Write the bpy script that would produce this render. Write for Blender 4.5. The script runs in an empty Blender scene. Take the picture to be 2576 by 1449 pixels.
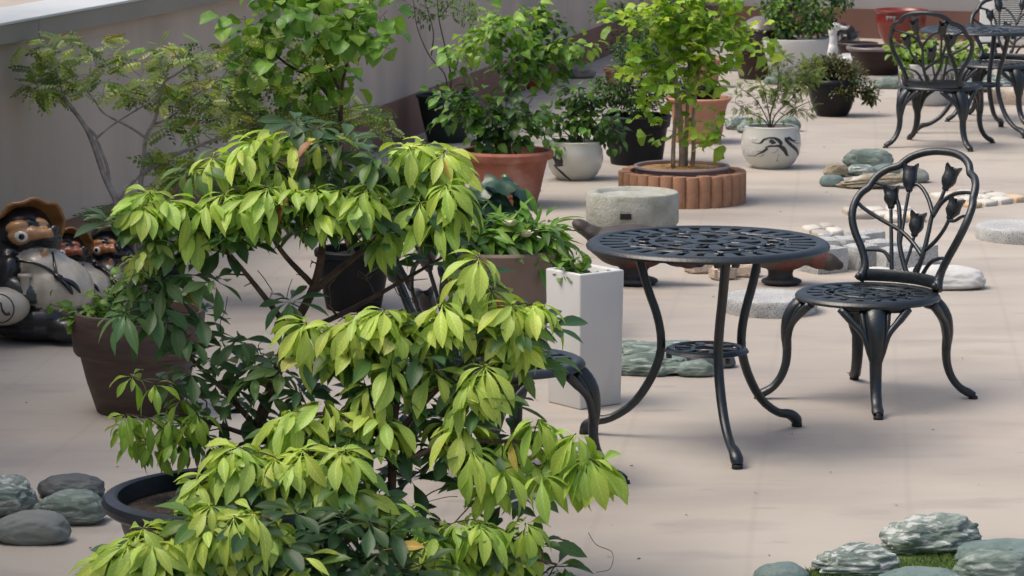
import bpy, bmesh, math, random
import numpy as np
from mathutils import Vector, Matrix, noise

# ---------------------------------------------------------------- camera, sky, sun, exposure
scene = bpy.context.scene
col = scene.collection
RAD = math.radians
FPX, CX, CY = 7867.0, 1288.0, 724.5
CAMH = 1.968
PITCH = math.atan(1204.5 / FPX)
cd = bpy.data.cameras.new("camera"); cam = bpy.data.objects.new("camera", cd); col.objects.link(cam)
cam.location = (0, 0, CAMH); cam.rotation_euler = (math.pi / 2 - PITCH, 0, 0)
cd.sensor_fit = 'HORIZONTAL'; cd.sensor_width = 36.0; cd.lens = 36.0 * FPX / 2576.0
cd.clip_start = 0.1; cd.clip_end = 600
cd.dof.use_dof = True; cd.dof.focus_distance = 9.6; cd.dof.aperture_fstop = 16.0
scene.camera = cam
SUN_EL, SUN_AZ = RAD(60), RAD(187)           # azimuth of the sun, measured from +X towards +Y
world = bpy.data.worlds.new("World"); scene.world = world; world.use_nodes = True
wn = world.node_tree.nodes; wl = world.node_tree.links
sky = wn.new("ShaderNodeTexSky"); sky.sky_type = 'NISHITA'; sky.sun_disc = False
sky.sun_elevation = SUN_EL; sky.sun_rotation = RAD(90) - SUN_AZ
sky.air_density = 1.0; sky.dust_density = 6.5; sky.ozone_density = 1.0
wl.new(sky.outputs[0], wn["Background"].inputs[0]); wn["Background"].inputs[1].default_value = 0.135
sd = bpy.data.lights.new("sun", 'SUN'); sun = bpy.data.objects.new("sun", sd); col.objects.link(sun)
sd.energy = 1.15; sd.angle = RAD(36); sd.color = (1.0, 0.95, 0.87)
sdir = Vector((math.cos(SUN_EL) * math.cos(SUN_AZ), math.cos(SUN_EL) * math.sin(SUN_AZ), math.sin(SUN_EL)))
sun.rotation_euler = sdir.to_track_quat('Z', 'Y').to_euler()
scene.view_settings.view_transform = 'Standard'; scene.view_settings.look = 'None'
scene.view_settings.exposure = 0.56; scene.view_settings.gamma = 1.0
scene.render.engine = 'CYCLES'; scene.cycles.max_bounces = 6

# ---------------------------------------------------------------- places measured on the ground
cp, sp = math.cos(PITCH), math.sin(PITCH)
def ray(x, y):
    a = (x - CX) / FPX; b = -(y - CY) / FPX
    return Vector((a, cp + b * sp, -sp + b * cp))
def G(x, y, h=0.0):
    d = ray(x, y); t = (h - CAMH) / d.z
    return Vector((d.x * t, d.y * t, h))
def at(x, y, Y):
    d = ray(x, y); t = Y / d.y
    return Vector((d.x * t, Y, CAMH + d.z * t))
def ppm(y): return (y + 480.0) / 1.99

# ---------------------------------------------------------------- mesh helpers
def spline(pts, n):
    P = np.array([tuple(p) for p in pts], float)
    if len(P) == 2:
        t = np.linspace(0, 1, n)[:, None]; return P[0] * (1 - t) + P[1] * t
    Q = np.vstack([2 * P[0] - P[1], P, 2 * P[-1] - P[-2]])
    out = []; m = len(P) - 1
    for u in np.linspace(0, m - 1e-9, n):
        i = int(u); t = u - i
        a, b, c, d = Q[i], Q[i + 1], Q[i + 2], Q[i + 3]
        out.append(.5 * ((2 * b) + (c - a) * t + (2 * a - 5 * b + 4 * c - d) * t * t + (3 * b - a - 3 * c + d) * t ** 3))
    return np.array(out)

class MB:
    def __init__(s): s.v = []; s.f = []; s.n = 0; s.c = None
    def add(s, V, F):
        s.v.append(np.asarray(V, float)); s.f += [tuple(i + s.n for i in f) for f in F]; s.n += len(V); return s
    def box(s, c, size, rz=0.0, taper=1.0):
        x, y, z = [d / 2 for d in size]; ca, sa = math.cos(rz), math.sin(rz); V = []
        for k in (-1, 1):
            w = taper if k < 0 else 1.0
            for a, b in ((-1, -1), (1, -1), (1, 1), (-1, 1)):
                px, py = a * x * w, b * y * w
                V.append((c[0] + px * ca - py * sa, c[1] + px * sa + py * ca, c[2] + k * z))
        return s.add(V, [(3, 2, 1, 0), (4, 5, 6, 7), (0, 1, 5, 4), (1, 2, 6, 5), (2, 3, 7, 6), (3, 0, 4, 7)])
    def lathe(s, prof, n=48, c=(0, 0, 0), wob=0.0):
        V = []; F = []; m = len(prof)
        for i in range(n):
            a = 2 * math.pi * i / n; k = 1 + wob * math.sin(3 * a + 1)
            for r, z in prof: V.append((c[0] + r * k * math.cos(a), c[1] + r * k * math.sin(a), c[2] + z))
        for i in range(n):
            j = (i + 1) % n
            for q in range(m - 1): F.append((i * m + q, j * m + q, j * m + q + 1, i * m + q + 1))
        return s.add(V, F)
    def tube(s, pts, rad, n=8, up=None, flat=1.0, cap=True):
        """round or flattened bar along a path; flat = ratio of the size across `up` to the size along it"""
        P = np.array([tuple(p) for p in pts], float); m = len(P)
        rad = np.full(m, rad) if np.isscalar(rad) else np.asarray(rad, float)
        T = np.gradient(P, axis=0); T /= np.linalg.norm(T, axis=1)[:, None] + 1e-12
        if up is None:
            a = np.array([0, 0, 1.]) if abs(T[0][2]) < .9 else np.array([1., 0, 0])
        else: a = np.array(up, float)
        V = []; A = a
        for i in range(m):
            if up is None: A = A - T[i] * A.dot(T[i])
            else: A = a - T[i] * a.dot(T[i])
            A = A / (np.linalg.norm(A) + 1e-12); B = np.cross(T[i], A)
            for k in range(n):
                t = 2 * math.pi * (k + .5) / n
                V.append(P[i] + rad[i] * (A * math.cos(t) + B * math.sin(t) * flat))
        F = []
        for i in range(m - 1):
            for k in range(n):
                l = (k + 1) % n
                F.append((i * n + k, i * n + l, (i + 1) * n + l, (i + 1) * n + k))
        if cap: F += [tuple(range(n - 1, -1, -1)), tuple((m - 1) * n + k for k in range(n))]
        return s.add(V, F)
    def ribbon(s, pts, w, z0, z1, closed=False):
        """flat cast bar: 2-D path, width w, between heights z0 and z1"""
        P = np.array(pts, float)[:, :2]; m = len(P)
        w = np.full(m, w) if np.isscalar(w) else np.asarray(w, float)
        if closed: T = np.roll(P, -1, 0) - np.roll(P, 1, 0)
        else: T = np.gradient(P, axis=0)
        T /= np.linalg.norm(T, axis=1)[:, None] + 1e-12
        N = np.stack([-T[:, 1], T[:, 0]], 1) * w[:, None] / 2; V = []
        for i in range(m):
            a, b = P[i] + N[i], P[i] - N[i]; q = N[i] * .3
            V += [(a[0], a[1], z0), (b[0], b[1], z0), (b[0], b[1], z1 - .002), (b[0] + q[0], b[1] + q[1], z1), (a[0] - q[0], a[1] - q[1], z1), (a[0], a[1], z1 - .002)]
        F = []
        for i in range(m if closed else m - 1):
            j = (i + 1) % m
            for k in range(6):
                l = (k + 1) % 6; F.append((i * 6 + k, j * 6 + k, j * 6 + l, i * 6 + l))
        if not closed: F += [tuple(range(6)), tuple((m - 1) * 6 + k for k in range(5, -1, -1))]
        return s.add(V, F)
    def ellipsoid(s, c, r, rot=None, nu=20, nv=12):
        V = [(0, 0, -1)]; F = []
        for j in range(1, nv):
            t = math.pi * j / nv - math.pi / 2
            for i in range(nu):
                a = 2 * math.pi * i / nu; V.append((math.cos(t) * math.cos(a), math.cos(t) * math.sin(a), math.sin(t)))
        V.append((0, 0, 1)); L = len(V) - 1
        for i in range(nu):
            k = (i + 1) % nu; F.append((0, 1 + k, 1 + i))
            for j in range(nv - 2):
                b = 1 + j * nu; F.append((b + i, b + k, b + nu + k, b + nu + i))
            b = 1 + (nv - 2) * nu; F.append((b + i, b + k, L))
        V = np.array(V) * np.array(r if hasattr(r, '__len__') else (r, r, r))
        if rot is not None: V = V @ np.array(rot).T
        return s.add(V + np.array(tuple(c)), F)
    def build(s, name, mat, parent=None, smooth=True, loc=None, bevel=0.0, auto=None):
        me = bpy.data.meshes.new(name)
        V = np.vstack(s.v)
        me.from_pydata(V.tolist(), [], s.f)
        if bevel or s.c is not None:
            pass
        me.materials.append(mat); me.update()
        if smooth:
            me.polygons.foreach_set("use_smooth", [True] * len(me.polygons))
            if auto is not None:
                me.set_sharp_from_angle(angle=RAD(auto))
        o = bpy.data.objects.new(name, me); col.objects.link(o)
        if parent is not None: o.parent = parent
        if loc is not None: o.location = loc
        if bevel:
            b = o.modifiers.new("bevel", 'BEVEL'); b.width = bevel; b.segments = 2; b.limit_method = 'ANGLE'; b.angle_limit = RAD(35)
        return o

def tag(o, label=None, cat=None, group=None, kind=None):
    if label: o["label"] = label
    if cat: o["category"] = cat
    if group: o["group"] = group
    if kind: o["kind"] = kind
    return o
def thing(name, loc, label, cat, rz=0.0, group=None):
    o = bpy.data.objects.new(name, None); col.objects.link(o); o.location = loc; o.rotation_euler = (0, 0, rz)
    o.empty_display_size = .1
    return tag(o, label, cat, group)
def copy_tree(o, parent=None):
    c = o.copy(); col.objects.link(c); c.parent = parent
    for ch in o.children: copy_tree(ch, c)
    return c

# ---------------------------------------------------------------- procedural materials
def material(name, c1, c2=None, scale=8.0, rough=.6, bump=0.0, bscale=40.0, c3=None, s3=2.0, t3=(.5, .7), metal=0.0, spec=.5, detail=6.0, stretch=None, coat=0.0, t2=(.35, .65), speck=None, dist=0.0):
    m = bpy.data.materials.new(name); m.use_nodes = True
    nt = m.node_tree; N = nt.nodes; L = nt.links; bs = N["Principled BSDF"]
    bs.inputs["Roughness"].default_value = rough; bs.inputs["Metallic"].default_value = metal
    bs.inputs["Specular IOR Level"].default_value = spec; bs.inputs["Coat Weight"].default_value = coat
    tc = N.new("ShaderNodeTexCoord"); src = tc.outputs["Object"]
    if stretch:
        mp = N.new("ShaderNodeMapping"); mp.inputs["Scale"].default_value = stretch; L.new(src, mp.inputs[0]); src = mp.outputs[0]
    def nz(sc, dt=detail):
        n = N.new("ShaderNodeTexNoise"); n.inputs["Scale"].default_value = sc; n.inputs["Detail"].default_value = dt; L.new(src, n.inputs["Vector"]); return n
    def ramp(inp, a, b, ca, cb):
        r = N.new("ShaderNodeValToRGB"); r.color_ramp.elements[0].position = a; r.color_ramp.elements[1].position = b
        r.color_ramp.elements[0].color = (*ca, 1); r.color_ramp.elements[1].color = (*cb, 1); L.new(inp, r.inputs[0]); return r.outputs[0]
    out = ramp(nz(scale).outputs[0], t2[0], t2[1], c1, c2 if c2 else c1)
    def mix(fac, a, b):
        x = N.new("ShaderNodeMix"); x.data_type = 'RGBA'; L.new(fac, x.inputs[0]); L.new(a, x.inputs[6])
        if isinstance(b, tuple): x.inputs[7].default_value = (*b, 1)
        else: L.new(b, x.inputs[7])
        return x.outputs[2]
    n3 = nz(s3); n3.inputs['Distortion'].default_value = dist
    if c3: out = mix(ramp(n3.outputs[0], t3[0], t3[1], (0, 0, 0), (1, 1, 1)), out, c3)
    if speck:
        cs, ss, ts = speck
        out = mix(ramp(nz(ss, 2.0).outputs[0], ts[0], ts[1], (0, 0, 0), (1, 1, 1)), out, cs)
    L.new(out, bs.inputs["Base Color"])
    if bump:
        b = N.new("ShaderNodeBump"); b.inputs["Strength"].default_value = bump; b.inputs["Distance"].default_value = .01
        L.new(nz(bscale).outputs[0], b.inputs["Height"]); L.new(b.outputs[0], bs.inputs["Normal"])
    return m

def leaf_material(name, from_object):
    m = bpy.data.materials.new(name); m.use_nodes = True
    nt = m.node_tree; N = nt.nodes; L = nt.links; bs = N["Principled BSDF"]; out = N["Material Output"]
    if from_object: ci = N.new("ShaderNodeObjectInfo").outputs["Color"]
    else:
        a = N.new("ShaderNodeAttribute"); a.attribute_name = "lc"; ci = a.outputs["Color"]
    uv = N.new("ShaderNodeAttribute"); uv.attribute_name = "luv"
    sx = N.new("ShaderNodeSeparateXYZ"); L.new(uv.outputs["Vector"], sx.inputs[0])
    ab = N.new("ShaderNodeMath"); ab.operation = 'ABSOLUTE'; L.new(sx.outputs[0], ab.inputs[0])
    rp = N.new("ShaderNodeValToRGB"); rp.color_ramp.elements[0].position = .03; rp.color_ramp.elements[1].position = .14
    rp.color_ramp.elements[0].color = (1.25, 1.22, 1.15, 1); rp.color_ramp.elements[1].color = (1, 1, 1, 1); L.new(ab.outputs[0], rp.inputs[0])
    vm = N.new("ShaderNodeMath"); vm.operation = 'MULTIPLY_ADD'; L.new(ab.outputs[0], vm.inputs[0]); vm.inputs[1].default_value = -.22; L.new(sx.outputs[1], vm.inputs[2])
    vs = N.new("ShaderNodeMath"); vs.operation = 'MULTIPLY'; L.new(vm.outputs[0], vs.inputs[0]); vs.inputs[1].default_value = 52.0
    vn = N.new("ShaderNodeMath"); vn.operation = 'SINE'; L.new(vs.outputs[0], vn.inputs[0])
    vr = N.new("ShaderNodeValToRGB"); vr.color_ramp.elements[0].position = .55; vr.color_ramp.elements[1].position = .98
    vr.color_ramp.elements[0].color = (1, 1, 1, 1); vr.color_ramp.elements[1].color = (1.14, 1.13, 1.1, 1); L.new(vn.outputs[0], vr.inputs[0])
    vx = N.new("ShaderNodeMix"); vx.data_type = 'RGBA'; vx.blend_type = 'MULTIPLY'; vx.inputs[0].default_value = 1; L.new(ci, vx.inputs[6]); L.new(vr.outputs[0], vx.inputs[7]); ci = vx.outputs[2]
    tc = N.new("ShaderNodeTexCoord"); nz = N.new("ShaderNodeTexNoise"); nz.inputs["Scale"].default_value = 6; L.new(tc.outputs["Object"], nz.inputs["Vector"])
    r2 = N.new("ShaderNodeValToRGB"); r2.color_ramp.elements[0].position = .3; r2.color_ramp.elements[1].position = .7
    r2.color_ramp.elements[0].color = (.92, .93, .9, 1); r2.color_ramp.elements[1].color = (1.06, 1.05, 1.05, 1); L.new(nz.outputs[0], r2.inputs[0])
    x = N.new("ShaderNodeMix"); x.data_type = 'RGBA'; x.blend_type = 'MULTIPLY'; x.inputs[0].default_value = 1; L.new(ci, x.inputs[6]); L.new(rp.outputs[0], x.inputs[7])
    y = N.new("ShaderNodeMix"); y.data_type = 'RGBA'; y.blend_type = 'MULTIPLY'; y.inputs[0].default_value = 1; L.new(x.outputs[2], y.inputs[6]); L.new(r2.outputs[0], y.inputs[7])
    L.new(y.outputs[2], bs.inputs["Base Color"]); bs.inputs["Roughness"].default_value = .42; bs.inputs["Specular IOR Level"].default_value = .4
    tr = N.new("ShaderNodeBsdfTranslucent")
    tm = N.new("ShaderNodeMix"); tm.data_type = 'RGBA'; tm.blend_type = 'MULTIPLY'; tm.inputs[0].default_value = 1; tm.inputs[7].default_value = (1.15, 1.2, .6, 1)
    L.new(y.outputs[2], tm.inputs[6]); L.new(tm.outputs[2], tr.inputs[0])
    ms = N.new("ShaderNodeMixShader"); ms.inputs[0].default_value = .34
    L.new(bs.outputs[0], ms.inputs[1]); L.new(tr.outputs[0], ms.inputs[2]); L.new(ms.outputs[0], out.inputs[0])
    return m
def painted(name, rough=.4, coat=.0, bump=0.0, bscale=60.0, spec=.5):
    """colour zones stored on the surface itself (glaze or paint of a figure)"""
    m = material(name, (.5, .5, .5), rough=rough, bump=bump, bscale=bscale, coat=coat, spec=spec)
    N = m.node_tree.nodes; L = m.node_tree.links
    a = N.new("ShaderNodeAttribute"); a.attribute_name = "pc"
    tc = N.new("ShaderNodeTexCoord"); nz = N.new("ShaderNodeTexNoise"); nz.inputs["Scale"].default_value = 18; nz.inputs["Detail"].default_value = 5; L.new(tc.outputs["Object"], nz.inputs["Vector"])
    r2 = N.new("ShaderNodeValToRGB"); r2.color_ramp.elements[0].position = .3; r2.color_ramp.elements[1].position = .7
    r2.color_ramp.elements[0].color = (.75, .74, .72, 1); r2.color_ramp.elements[1].color = (1.08, 1.08, 1.08, 1); L.new(nz.outputs[0], r2.inputs[0])
    y = N.new("ShaderNodeMix"); y.data_type = 'RGBA'; y.blend_type = 'MULTIPLY'; y.inputs[0].default_value = 1; L.new(a.outputs["Color"], y.inputs[6]); L.new(r2.outputs[0], y.inputs[7])
    L.new(y.outputs[2], N["Principled BSDF"].inputs["Base Color"]); return m

MAT = {}
MAT['metal'] = material('black_cast_metal', (.0048, .0088, .012), (.0095, .0155, .0205), 30, rough=.36, bump=.12, bscale=110, spec=.6)
MAT['pad'] = material('black_rubber', (.01, .01, .01), rough=.7)
MAT['wall'] = material('grey_wall_render', (.47, .40, .34), (.51, .435, .37), 2.2, rough=.9, bump=.25, bscale=160, c3=(.40, .34, .285), s3=1.6, t3=(.45, .72), stretch=(1.6, 1.6, .22))
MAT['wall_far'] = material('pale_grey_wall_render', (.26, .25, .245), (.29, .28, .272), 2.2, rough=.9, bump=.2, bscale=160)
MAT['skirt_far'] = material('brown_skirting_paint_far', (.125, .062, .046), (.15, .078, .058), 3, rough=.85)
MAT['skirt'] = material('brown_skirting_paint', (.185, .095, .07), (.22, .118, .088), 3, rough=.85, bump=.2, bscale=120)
MAT['coping'] = material('pale_coping_metal', (.50, .53, .53), (.56, .59, .59), 2, rough=.5)
MAT['coping_shade'] = material('shaded_coping_metal', (.24, .225, .195), (.27, .255, .22), 2, rough=.6)  # coping metal again, darkened to paint in the shade on its front face
MAT['soil'] = material('potting_soil', (.022, .015, .011), (.06, .042, .03), 40, rough=.95, bump=.9, bscale=90, speck=((.2, .15, .1), 120, (.66, .7)))
MAT['bark_grey'] = material('grey_bark', (.22, .20, .185), (.36, .335, .31), 30, rough=.9, bump=.5, bscale=70)
MAT['bark_brown'] = material('brown_bark', (.055, .032, .024), (.12, .075, .055), 30, rough=.9, bump=.5, bscale=90)
MAT['bark_pale'] = material('pale_bark', (.20, .16, .12), (.33, .28, .22), 22, rough=.9, bump=.5, bscale=60)
MAT['terracotta'] = material('terracotta', (.27, .09, .055), (.36, .135, .09), 9, rough=.8, bump=.2, bscale=90, c3=(.42, .24, .19), s3=7, t3=(.52, .75))
MAT['terracotta_pale'] = material('pale_terracotta', (.36, .17, .10), (.44, .23, .145), 7, rough=.8, bump=.15, bscale=90)
MAT['terracotta_orange'] = material('orange_terracotta', (.42, .11, .045), (.48, .14, .06), 7, rough=.75)
MAT['brown_pot'] = material('dark_brown_clay', (.050, .033, .027), (.085, .056, .045), 6, rough=.62, bump=.2, bscale=60, stretch=(1, 1, 6), c3=(.12, .075, .058), s3=2, t3=(.5, .8))
MAT['tan_planter'] = material('tan_clay_planter', (.17, .12, .09), (.235, .17, .13), 3, rough=.7, bump=.1, c3=(.09, .06, .05), s3=4, t3=(.55, .6))
MAT['black_plastic'] = material('black_plastic', (.005, .006, .008), (.010, .011, .013), 9, rough=.5, bump=.05, spec=.2)
MAT['tub'] = material('black_tub_plastic', (.005, .008, .014), (.011, .016, .025), 10, rough=.38, bump=.08, c3=(.02, .028, .036), s3=5, t3=(.5, .8))
MAT['green_plastic'] = material('dark_green_plastic', (.008, .018, .015), (.014, .027, .022), 8, rough=.5)
MAT['white_glaze'] = material('white_glaze', (.47, .475, .44), (.54, .54, .50), 5, rough=.22, coat=.4, c3=(.40, .37, .30), s3=2.5, t3=(.62, .85))
MAT['white_ceramic'] = material('white_planter_ceramic', (.58, .585, .58), (.63, .635, .63), 3, rough=.3, coat=.2, c3=(.50, .48, .44), s3=5, t3=(.6, .8), stretch=(1, 1, .4))
MAT['white_pot'] = material('matte_white_pot', (.47, .47, .455), (.53, .53, .51), 4, rough=.6)
MAT['ink'] = material('black_ink_glaze', (.012, .014, .02), (.03, .032, .038), 60, rough=.4)
MAT['ink_grey'] = material('grey_ink_wash', (.42, .43, .42), (.55, .55, .53), 60, rough=.4)
MAT['black_glaze'] = material('black_glaze', (.006, .006, .008), (.013, .012, .012), 6, rough=.3, coat=.0, spec=.22)
MAT['red_glaze'] = material('red_glaze', (.13, .012, .009), (.17, .02, .013), 5, rough=.32, coat=.1, c3=(.10, .02, .02), s3=3, t3=(.55, .8), stretch=(1, 1, .3))
MAT['red_plastic'] = material('red_clay', (.20, .03, .02), (.26, .045, .03), 5, rough=.6)
MAT['brown_glaze'] = material('brown_glaze', (.020, .010, .009), (.036, .018, .015), 4, rough=.35, coat=.05, spec=.35, stretch=(1, 1, 6))
MAT['brown_rim'] = material('grey_brown_glaze', (.12, .10, .10), (.18, .155, .15), 9, rough=.3)
MAT['mauve_bowl'] = material('mauve_bowl_glaze', (.23, .17, .17), (.29, .22, .215), 5, rough=.4)
MAT['brick'] = material('brick_edging', (.27, .135, .075), (.37, .20, .12), 18, rough=.9, bump=.35, bscale=110, c3=(.42, .27, .18), s3=5, t3=(.58, .8))
MAT['gravel'] = material('amber_gravel', (.26, .12, .03), (.62, .38, .13), 90, rough=.9, bump=1.0, bscale=120)
MAT['granite'] = material('grey_granite', (.36, .37, .365), (.48, .49, .48), 9, rough=.85, bump=.4, bscale=200, speck=((.12, .12, .12), 210, (.54, .66)))
MAT['granite_pink'] = material('pink_granite', (.46, .37, .29), (.60, .51, .43), 10, rough=.85, bump=.4, bscale=150, speck=((.20, .13, .10), 120, (.62, .68)))
MAT['basin'] = material('weathered_stone', (.27, .28, .23), (.40, .41, .37), 9, rough=.92, bump=.6, bscale=90, c3=(.22, .21, .12), s3=5, t3=(.58, .78), speck=((.12, .12, .10), 140, (.66, .72)))
MAT['schist'] = material('green_schist', (.085, .125, .105), (.21, .265, .23), 7, rough=.7, bump=.8, bscale=26, c3=(.30, .345, .31), s3=13, t3=(.52, .68), stretch=(1, 1.6, 3.0), dist=1.2)
MAT['schist_pale'] = material('veined_pale_schist', (.10, .14, .12), (.25, .30, .27), 8, rough=.75, bump=1.0, bscale=30, c3=(.44, .465, .44), s3=17, t3=(.51, .60), stretch=(1, 1.6, 2.6), dist=1.6)
MAT['schist_tan'] = material('lichen_tan_stone', (.20, .17, .11), (.34, .31, .24), 8, rough=.85, bump=.9, bscale=30, c3=(.46, .44, .38), s3=9, t3=(.52, .62), stretch=(1, 1, 3))
MAT['slate'] = material('smooth_grey_stone', (.14, .16, .15), (.20, .22, .205), 6, rough=.7, bump=.15, bscale=60)
MAT['slate_dark'] = material('dark_grey_stone', (.055, .065, .065), (.10, .115, .115), 6, rough=.6, bump=.3, bscale=30, c3=(.26, .28, .27), s3=9, t3=(.62, .7))
MAT['teal_stone'] = material('teal_stone', (.095, .145, .135), (.165, .225, .21), 9, rough=.7, bump=.5, bscale=45, c3=(.27, .32, .30), s3=14, t3=(.60, .68), dist=1.5, speck=((.06, .09, .085), 60, (.66, .70)))
MAT['white_stone'] = material('white_boulder_stone', (.48, .48, .455), (.58, .58, .56), 5, rough=.8, bump=.5, bscale=24, c3=(.42, .40, .35), s3=9, t3=(.62, .72))
MAT['pebble_cream'] = material('cream_pebble', (.48, .46, .40), (.57, .55, .50), 6, rough=.75, bump=.2)
MAT['pebble_ochre'] = material('ochre_pebble', (.46, .34, .20), (.54, .42, .28), 6, rough=.75, bump=.2)
MAT['pebble_grey'] = material('grey_pebble', (.32, .29, .25), (.42, .39, .35), 6, rough=.75, bump=.2)
MAT['pumice'] = material('pitted_grey_stone', (.16, .15, .135), (.28, .265, .24), 30, rough=.95, bump=1.0, bscale=60)
MAT['turf'] = material('artificial_turf', (.06, .11, .02), (.12, .19, .04), 60, rough=.8)
MAT['statue'] = painted('painted_ceramic', .3, coat=.25)
MAT['statue_matte'] = painted('painted_stoneware', .65, bump=.3, bscale=80)
MAT['wood_hat'] = material('ochre_hat_glaze', (.24, .11, .035), (.36, .18, .07), 14, rough=.4, coat=.2)
MAT['grey_hat'] = material('grey_hat_glaze', (.16, .15, .125), (.30, .28, .24), 20, rough=.6)
MAT['eye_white'] = material('eye_white_glaze', (.62, .62, .56), rough=.15, coat=.5)
MAT['eye_black'] = material('eye_black_glaze', (.006, .006, .008), rough=.1, coat=.5)
MAT['appliance'] = material('appliance_white', (.60, .61, .60), (.66, .67, .66), 3, rough=.5)
MAT['dark_gap'] = material('dark_interior', (.01, .01, .01), rough=.9)
MAT['petal'] = material('cream_petal', (.75, .70, .48), (.80, .76, .60), 20, rough=.6)
MAT['leaf_obj'] = leaf_material('leaf', True); MAT['leaf_join'] = leaf_material('leaf_mass', False)
MAT['black_rock'] = material('black_ornament_stone', (.008, .008, .01), (.03, .03, .034), 14, rough=.4, bump=.8, bscale=30)
MAT['cream_render'] = material('cream_building_render', (.52, .46, .38), (.58, .52, .44), 1, rough=.9)
MAT['glass'] = material('dark_window_glass', (.03, .04, .05), rough=.08)

# floor: painted terrace coating with scuffs and faint seams
def floor_material():
    m = material('terrace_coating', (.362, .325, .275), (.41, .37, .315), 1.4, rough=.72, bump=.06, bscale=220, c3=(.335, .295, .26), s3=.55, t3=(.45, .75))
    nt = m.node_tree; N = nt.nodes; L = nt.links; bs = N["Principled BSDF"]
    prev = bs.inputs["Base Color"].links[0].from_socket
    tc = N.new("ShaderNodeTexCoord")
    def band(scale, a, b, colour, vec_scale, fac=.8, dt=8.0, dist=0.0):
        nonlocal prev
        mp = N.new("ShaderNodeMapping"); mp.inputs["Scale"].default_value = vec_scale; L.new(tc.outputs["Object"], mp.inputs[0])
        n = N.new("ShaderNodeTexNoise"); n.inputs["Scale"].default_value = scale; n.inputs["Detail"].default_value = dt; n.inputs["Distortion"].default_value = dist; L.new(mp.outputs[0], n.inputs["Vector"])
        r = N.new("ShaderNodeValToRGB"); r.color_ramp.elements[0].position = a; r.color_ramp.elements[1].position = b
        r.color_ramp.elements[0].color = (0, 0, 0, 1); r.color_ramp.elements[1].color = (fac, fac, fac, 1); L.new(n.outputs[0], r.inputs[0])
        x = N.new("ShaderNodeMix"); x.data_type = 'RGBA'; L.new(r.outputs[0], x.inputs[0]); L.new(prev, x.inputs[6]); x.inputs[7].default_value = (*colour, 1); prev = x.outputs[2]
    band(1.1, .50, .70, (.235, .215, .20), (.55, 1.3, 1), .62)          # rainwater stains
    band(3.2, .54, .70, (.25, .22, .20), (.5, 1.2, 1), .55)
    band(2.0, .60, .72, (.47, .37, .30), (.7, 1.0, 1), .5)           # scuffs
    band(9.0, .64, .70, (.24, .215, .195), (.35, 1.0, 1), .45, 10)     # drag marks
    band(70.0, .74, .78, (.12, .10, .09), (1, 1, 1), .7, 2)            # specks of dirt
    # seams between coating runs
    mp = N.new("ShaderNodeMapping"); mp.inputs["Rotation"].default_value = (0, 0, RAD(6)); L.new(tc.outputs["Object"], mp.inputs[0])
    w = N.new("ShaderNodeTexWave"); w.inputs["Scale"].default_value = .72; w.inputs["Distortion"].default_value = .35; w.inputs["Detail"].default_value = 1; w.inputs["Detail Scale"].default_value = .6
    L.new(mp.outputs[0], w.inputs["Vector"])
    r = N.new("ShaderNodeValToRGB"); r.color_ramp.elements[0].position = .992; r.color_ramp.elements[1].position = 1.0
    r.color_ramp.elements[0].color = (0, 0, 0, 1); r.color_ramp.elements[1].color = (.12, .12, .12, 1); L.new(w.outputs["Fac"], r.inputs[0])
    x = N.new("ShaderNodeMix"); x.data_type = 'RGBA'; L.new(r.outputs[0], x.inputs[0]); L.new(prev, x.inputs[6]); x.inputs[7].default_value = (.2, .18, .165, 1)
    L.new(x.outputs[2], bs.inputs["Base Color"])
    return m
MAT['floor'] = floor_material()
# ================================================================= THE SETTING
g = MB(); g.add([(-250, -250, 0), (250, -250, 0), (250, 250, 0), (-250, 250, 0)], [(0, 1, 2, 3)])
tag(g.build('terrace_floor', MAT['floor'], smooth=False), kind='structure')

def wall_run(name, label, A, B, side, h_wall, joints, slab_first, far=''):
    """parapet wall from A to B on the ground; `side` = unit vector pointing away from the terrace"""
    A = Vector((A[0], A[1], 0)); B = Vector((B[0], B[1], 0)); d = (B - A); Ln = d.length; d.normalize()
    ang = math.atan2(d.y, d.x); w = .26
    root = thing(name, A, label, 'wall', rz=ang)
    sgn = 1 if Vector((-d.y, d.x, 0)).dot(side) > 0 else -1
    mb = MB().box((Ln / 2, sgn * (w / 2 + .012), h_wall / 2), (Ln, w, h_wall)); mb.build('wall_panel', MAT['wall' + far], root, smooth=False)
    MB().box((Ln / 2, sgn * .006, .1275), (Ln, .018, .255)).build('skirting', MAT['skirt' + far], root, smooth=False)
    x = -.0; k = slab_first
    while x < Ln - .05:
        e = min(x + k, Ln); k = joints
        MB().box(((x + e) / 2, sgn * (w / 2 - .01), h_wall + .063), (e - x - .008, w + .10, .012)).build('coping_slab', MAT['coping'], root, smooth=False, bevel=.003)
        MB().box(((x + e) / 2, -sgn * (.045), h_wall + .018), (e - x - .006, .012, .076)).build('shaded_coping_front', MAT['coping_shade'], root, smooth=False, bevel=.002)  # front face of the coping, with its shade put into the colour
        x = e
    return root
WA = Vector((-1.864, 13.089, 0)); WB = Vector((.845, 25.614, 0)); wd = (WB - WA).normalized()
BA = Vector((1.985, 27.601, 0)); BB = Vector((3.949, 26.834, 0)); bd = (BB - BA).normalized()
# the corner where the two runs meet
den = wd.x * bd.y - wd.y * bd.x; q = BA - WA
t = (q.x * bd.y - q.y * bd.x) / den; CORNER = WA + wd * t
wall_left = wall_run('parapet_wall', 'grey parapet wall with pale coping along the left side of the terrace', WA - wd * 6.0, CORNER, Vector((-1, 0, 0)), 1.075, 2.3, 5.55)
wall_back = wall_run('parapet_wall', 'grey wall with brown skirting across the far end of the terrace', CORNER, CORNER + bd * 9.0, Vector((0, 1, 0)), 1.4, 2.3, 2.3, '_far')

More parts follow.
